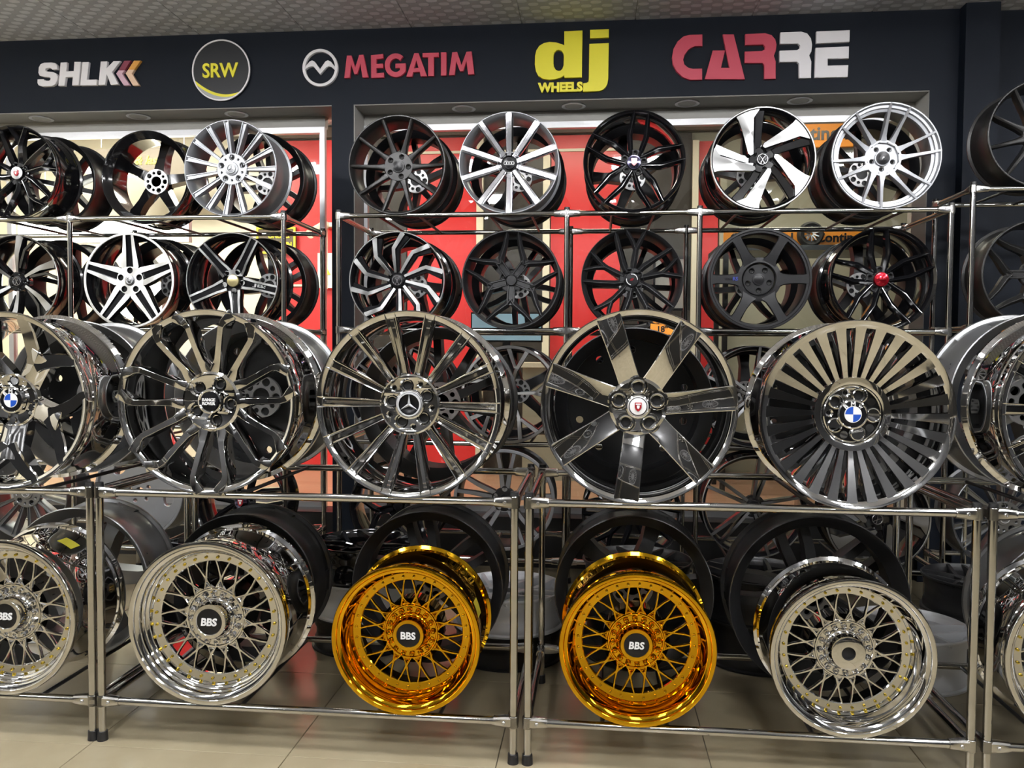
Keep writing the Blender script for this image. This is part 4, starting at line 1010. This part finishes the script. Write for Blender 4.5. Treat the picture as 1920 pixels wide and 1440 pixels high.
for x, r, col, zz, lab, sty in ((-2.10, .31, 'satin', .156, 'large satin grey wheel behind the chrome mesh wheel at the left edge', 'back_star5'),
    (-1.40, .30, 'matte', .17, 'matte black wheel behind the front left chrome mesh wheel', 'back_star5'),
    (-.65, .30, 'matte', .20, 'black wheel ring behind the gold wheel with upright lettering', 'back_twin5'),
    (.148, .302, 'bronze', .20, 'dark grey wheel ring behind the gold wheel with slanted lettering', 'back_star5'),
    (.832, .33, 'matte', .16, 'large black wheel ring behind the capless chrome mesh wheel', 'back_twin5'),
    (1.74, .31, 'satin', .156, 'satin grey wheel behind the chrome mesh wheel at the bottom right', 'back_star5')):
    w(sty, col, x, SY, zz, r, .23, lab, flip=True, group='second-row wheels on the front racks, bottom shelf')

# ------------------------------------------------------------------ wheels, back racks
BY = 4.378; GT = 'wheels on the top shelf of the tall racks'; GM = 'wheels on the second shelf of the tall racks'
w('ten_slim', 'bronze', CX[0], BY, 2.146, .265, .235, 'graphite ten-spoke wheel with black cap, left end of the centre top shelf', group=GT)
w('ten_broad', 'silver', -.471, BY, 2.146, .267, .235, 'polished silver wheel with ten broad spokes and four-ring cap', group=GT)
w('five_twin_knee', 'black', .183, BY, 2.146, .264, .235, 'gloss black twin-spoke wheel with a violet chrome cap', group=GT)
w('five_blade', 'black', .833, BY, 2.146, .265, .235, 'black wheel with five broad machined blades', group=GT)
w('six_pairs', 'silver', 1.438, BY, 2.146, .269, .24, 'light silver wheel with six pairs of slim spokes', group=GT)
w('ten_twist', 'black', CX[0], BY, 1.536, .262, .235, 'black and machined wheel with ten bent spokes', group=GM)
w('five_fork', 'matte', -.457, BY, 1.536, .263, .235, 'matte black wheel with five forked spokes', group=GM)
w('ten_forked', 'matte', .179, BY, 1.536, .265, .235, 'matte black wheel with forked spokes and a red-marked round cap', group=GM)
w('six_flat', 'gun', .827, BY, 1.536, .263, .24, 'gunmetal wheel with six flat spokes', group=GM)
w('five_twin_knee_red', 'black', 1.437, BY, 1.536, .262, .24, 'gloss black twin-spoke wheel with a bright red cap', group=GM)
w('ten_forked_b', 'black', -3.262, BY, 2.146, .262, .24, 'gloss black multi-spoke wheel at the top left photo edge', group=GT)
w('fifteen', 'silver', -1.997, BY, 2.146, .263, .24, 'silver wheel with fifteen slim spokes by the left window', group=GT)
w('back_star5', 'black', -2.62, 4.62, 2.146, .272, .24, 'black wheel turned backwards with its pale hub showing', flip=True, group=GT, spin=12)
w('five_turbine', 'black', -3.262, BY, 1.536, .262, .24, 'black and machined turbine wheel at the left edge, in the glare', group=GM)
w('five_star_glare', 'black', -2.588, BY, 1.536, .265, .24, 'black wheel with five bright machined double spokes, washed by glare', group=GM)
w('five_lined', 'black', -1.993, BY, 1.536, .263, .24, 'black wheel with five line-edged machined spokes and gold cap', group=GM)
w('ten_slim', 'bronze', 2.185, BY, 2.246, .268, .24, 'dark grey multi-spoke wheel at the top right photo edge', spin=-15, group=GT)
w('five_fork', 'bronze', 2.175, BY, 1.556, .268, .24, 'dark grey five-spoke wheel at the right edge below it', spin=15, group=GM)
S2 = 4.69
names = ['the graphite ten-spoke wheel', 'the broad-spoke silver wheel', 'the violet-capped wheel', 'the five-blade wheel', 'the silver paired-spoke wheel']
st = ['back_twin5', 'back_star5', 'back_star5', 'back_twin5', 'back_ten']
for i, x in enumerate(CX):
    w(st[i], 'black_dull', x + .01, S2, 2.146, .268, .23, 'black wheel standing behind ' + names[i], flip=True, spin=17 * i, group='second-row wheels on the centre rack, top shelf')
names = ['the bent-spoke wheel', 'the matte fork-spoke wheel', 'the red-marked matte wheel', 'the six-spoke gunmetal wheel', 'the red-capped wheel']
for i, x in enumerate(CX):
    w(st[(i + 2) % 5], 'black_dull', x + .01, S2, 1.536, .262, .22, 'black wheel standing behind ' + names[i], flip=True, spin=23 * i, group='second-row wheels on the centre rack, second shelf')
for x, z, lab, s in ((-3.24, 2.146, 'black wheel behind the gloss black multi-spoke wheel at the left edge', 'back_ten'), (-1.96, 2.146, 'black wheel behind the silver fifteen-spoke wheel', 'back_twin5'), (-3.2, 1.536, 'black wheel behind the turbine wheel', 'back_ten'), (-2.56, 1.536, 'black wheel behind the bright double-spoke wheel', 'back_star5'), (-1.95, 1.536, 'black wheel behind the line-edged wheel with gold cap', 'back_twin5')):
    w(s, 'black_dull', x, S2, z, .268, .23, lab, flip=True, group='second-row wheels on the left tall rack')
for i, x in enumerate(CX):
    w('back_star5', 'black_dull', x + .01, S2, .929, .262, .22, 'black wheel deep on the third centre shelf, behind ' + ['the star-cap chrome wheel', 'the crossed-spoke wheel', 'the seven-spoke chrome wheel', 'the thin-lined black wheel', 'the many-spoked chrome wheel'][i], flip=True, spin=31 * i, group='second-row wheels on the centre rack, third shelf')
# third and fourth shelves
GL = 'wheels on the lower shelves of the tall racks'
for sty, col, x, z, r, lab, sp in (('ten_lined', 'matte', CX[0], .929, .262, 'dark wheel seen through the spokes of the star-cap chrome wheel', 0),
    ('ten_crossed', 'black', -.46, .929, .262, 'black and machined crossed-spoke wheel between the two middle chrome wheels', 0),
    ('five_fork', 'black', .19, .929, .265, 'black wheel seen through the seven-spoke chrome wheel', 20),
    ('ten_lined', 'black', .815, .929, .265, 'black thin-lined wheel right of the seven-spoke chrome wheel', 0),
    ('five_twin_knee_red', 'matte', 1.44, .929, .26, 'black wheel hidden behind the many-spoked chrome wheel', 30),
    ('ten_lined', 'black', -1.99, .929, .262, 'black wheel seen through the V-spoke chrome wheel', 0),
    ('ten_slim', 'matte', -2.6, .929, .262, 'matte black wheel behind the five-spoke chrome wheel at the left', 0),
    ('ten_grey', 'bronze', -.486, .352, .274, 'dark grey ten-spoke wheel behind the meeting front racks', 0),
    ('ten_lined', 'black', .822, .352, .27, 'black ten-spoke wheel with machined lines behind the right front rack', 0),
    ('five_fork', 'black', CX[0], .31, .262, 'black wheel low behind the star-cap chrome wheel', 0),
    ('ten_forked', 'black', .19, .31, .262, 'black wheel low behind the seven-spoke chrome wheel', 0),
    ('solid_disc', 'silver', -2.545, .36, .262, 'silver flat-faced wheel with oval openings behind the left posts', 0),
    ('five_blade', 'black', 1.44, .31, .262, 'black bladed wheel low behind the many-spoked chrome wheel', 40),
    ('fifteen', 'greysilver', -3.23, .335, .262, 'machined grey wheel low at the left photo edge', 10),
    ('five_twin_knee', 'black', -1.96, .31, .262, 'black wheel low behind the V-spoke chrome wheel', 0),
    ('fifteen', 'greysilver', 2.06, .33, .262, 'grey slim-spoke wheel low behind the far right posts', 0)):
    w(sty, col, x, BY, z, r, .23, lab, spin=sp, group=GL)

# stacks lying on the floor between the racks
GS = 'wheels lying in stacks between the racks'
for x, y, z, r, h, col, lab in ((1.38, 3.80, 0, .262, .225, 'silver_bright', 'silver forked-spoke wheel lying on the floor at the right'),
    (1.80, 4.11, 0, .235, .20, 'matte', 'matte black wheel lying lowest by the far right posts'), (1.80, 4.11, .20, .235, .17, 'matte', 'matte black wheel lying on top by the far right posts'),
    (.76, 3.93, 0, .258, .21, 'matte', 'black wheel lying lowest behind the capless mesh wheel'), (.76, 3.93, .21, .258, .20, 'gun', 'gunmetal wheel lying on top behind the capless mesh wheel'),
    (.20, 3.93, 0, .258, .22, 'bronze', 'dark grey wheel lying lowest behind the slanted-letter gold wheel'), (.20, 3.93, .22, .258, .23, 'bronze', 'dark grey forked wheel lying on top behind the slanted-letter gold wheel'),
    (-.40, 3.85, 0, .262, .15, 'gun', 'dark wheel lying lowest between the front racks'), (-.40, 3.85, .15, .262, .17, 'silver_bright', 'bright silver wheel lying on top between the front racks'),
    (-1.12, 3.92, 0, .25, .16, 'gun', 'dark wheel lying lowest behind the upright-letter gold wheel'), (-1.12, 3.92, .16, .25, .17, 'silver_bright', 'silver wheel in the middle of the stack behind the upright-letter gold wheel'), (-1.12, 3.92, .33, .25, .17, 'black', 'gloss black wheel topping the stack behind the upright-letter gold wheel'),
    (-1.95, 3.94, 0, .25, .22, 'matte', 'black wheel lying lowest behind the front left mesh wheel'), (-1.95, 3.94, .22, .25, .22, 'black', 'gloss black wheel lying on top behind the front left mesh wheel'),
    (-2.72, 3.94, 0, .255, .20, 'silver_bright', 'silver wheel lying lowest at the left edge'), (-2.72, 3.94, .20, .255, .22, 'silver_bright', 'silver wheel lying on top at the left edge')):
    w('lying_fork', col, x, y, z, r, h, lab, lying=True, yaw=random.uniform(0, 70), group=GS)

# rack on the wall behind the photographer, mirrored in the chrome
rack('tube rack along the dark wall behind the photographer', [-2.6, -.9, .8, 2.5], -1.57, -1.07, [.3, .95, 1.6], 1.62)
n = 0
for r_, z in enumerate((.3, .95, 1.6)):
    for c_ in range(5 if r_ == 1 else 0):
        x = -2.0 + c_ * 1.05
        sty, col = (('fifteen', 'silver'), ('ten_broad', 'silver'), ('six_pairs', 'silver'), ('five_blade', 'black'))[(c_ + r_ * 2) % 4]
        wheel(sty, col, x, -1.05, z + .004, .265, .235, 'wheel on the rack behind the photographer, %s from its left on the %s shelf' % (('first', 'second', 'third', 'fourth', 'fifth', 'sixth', 'seventh')[c_], ('bottom', 'middle', 'top')[r_]), yaw=180, group='wheels on the rack behind the photographer')
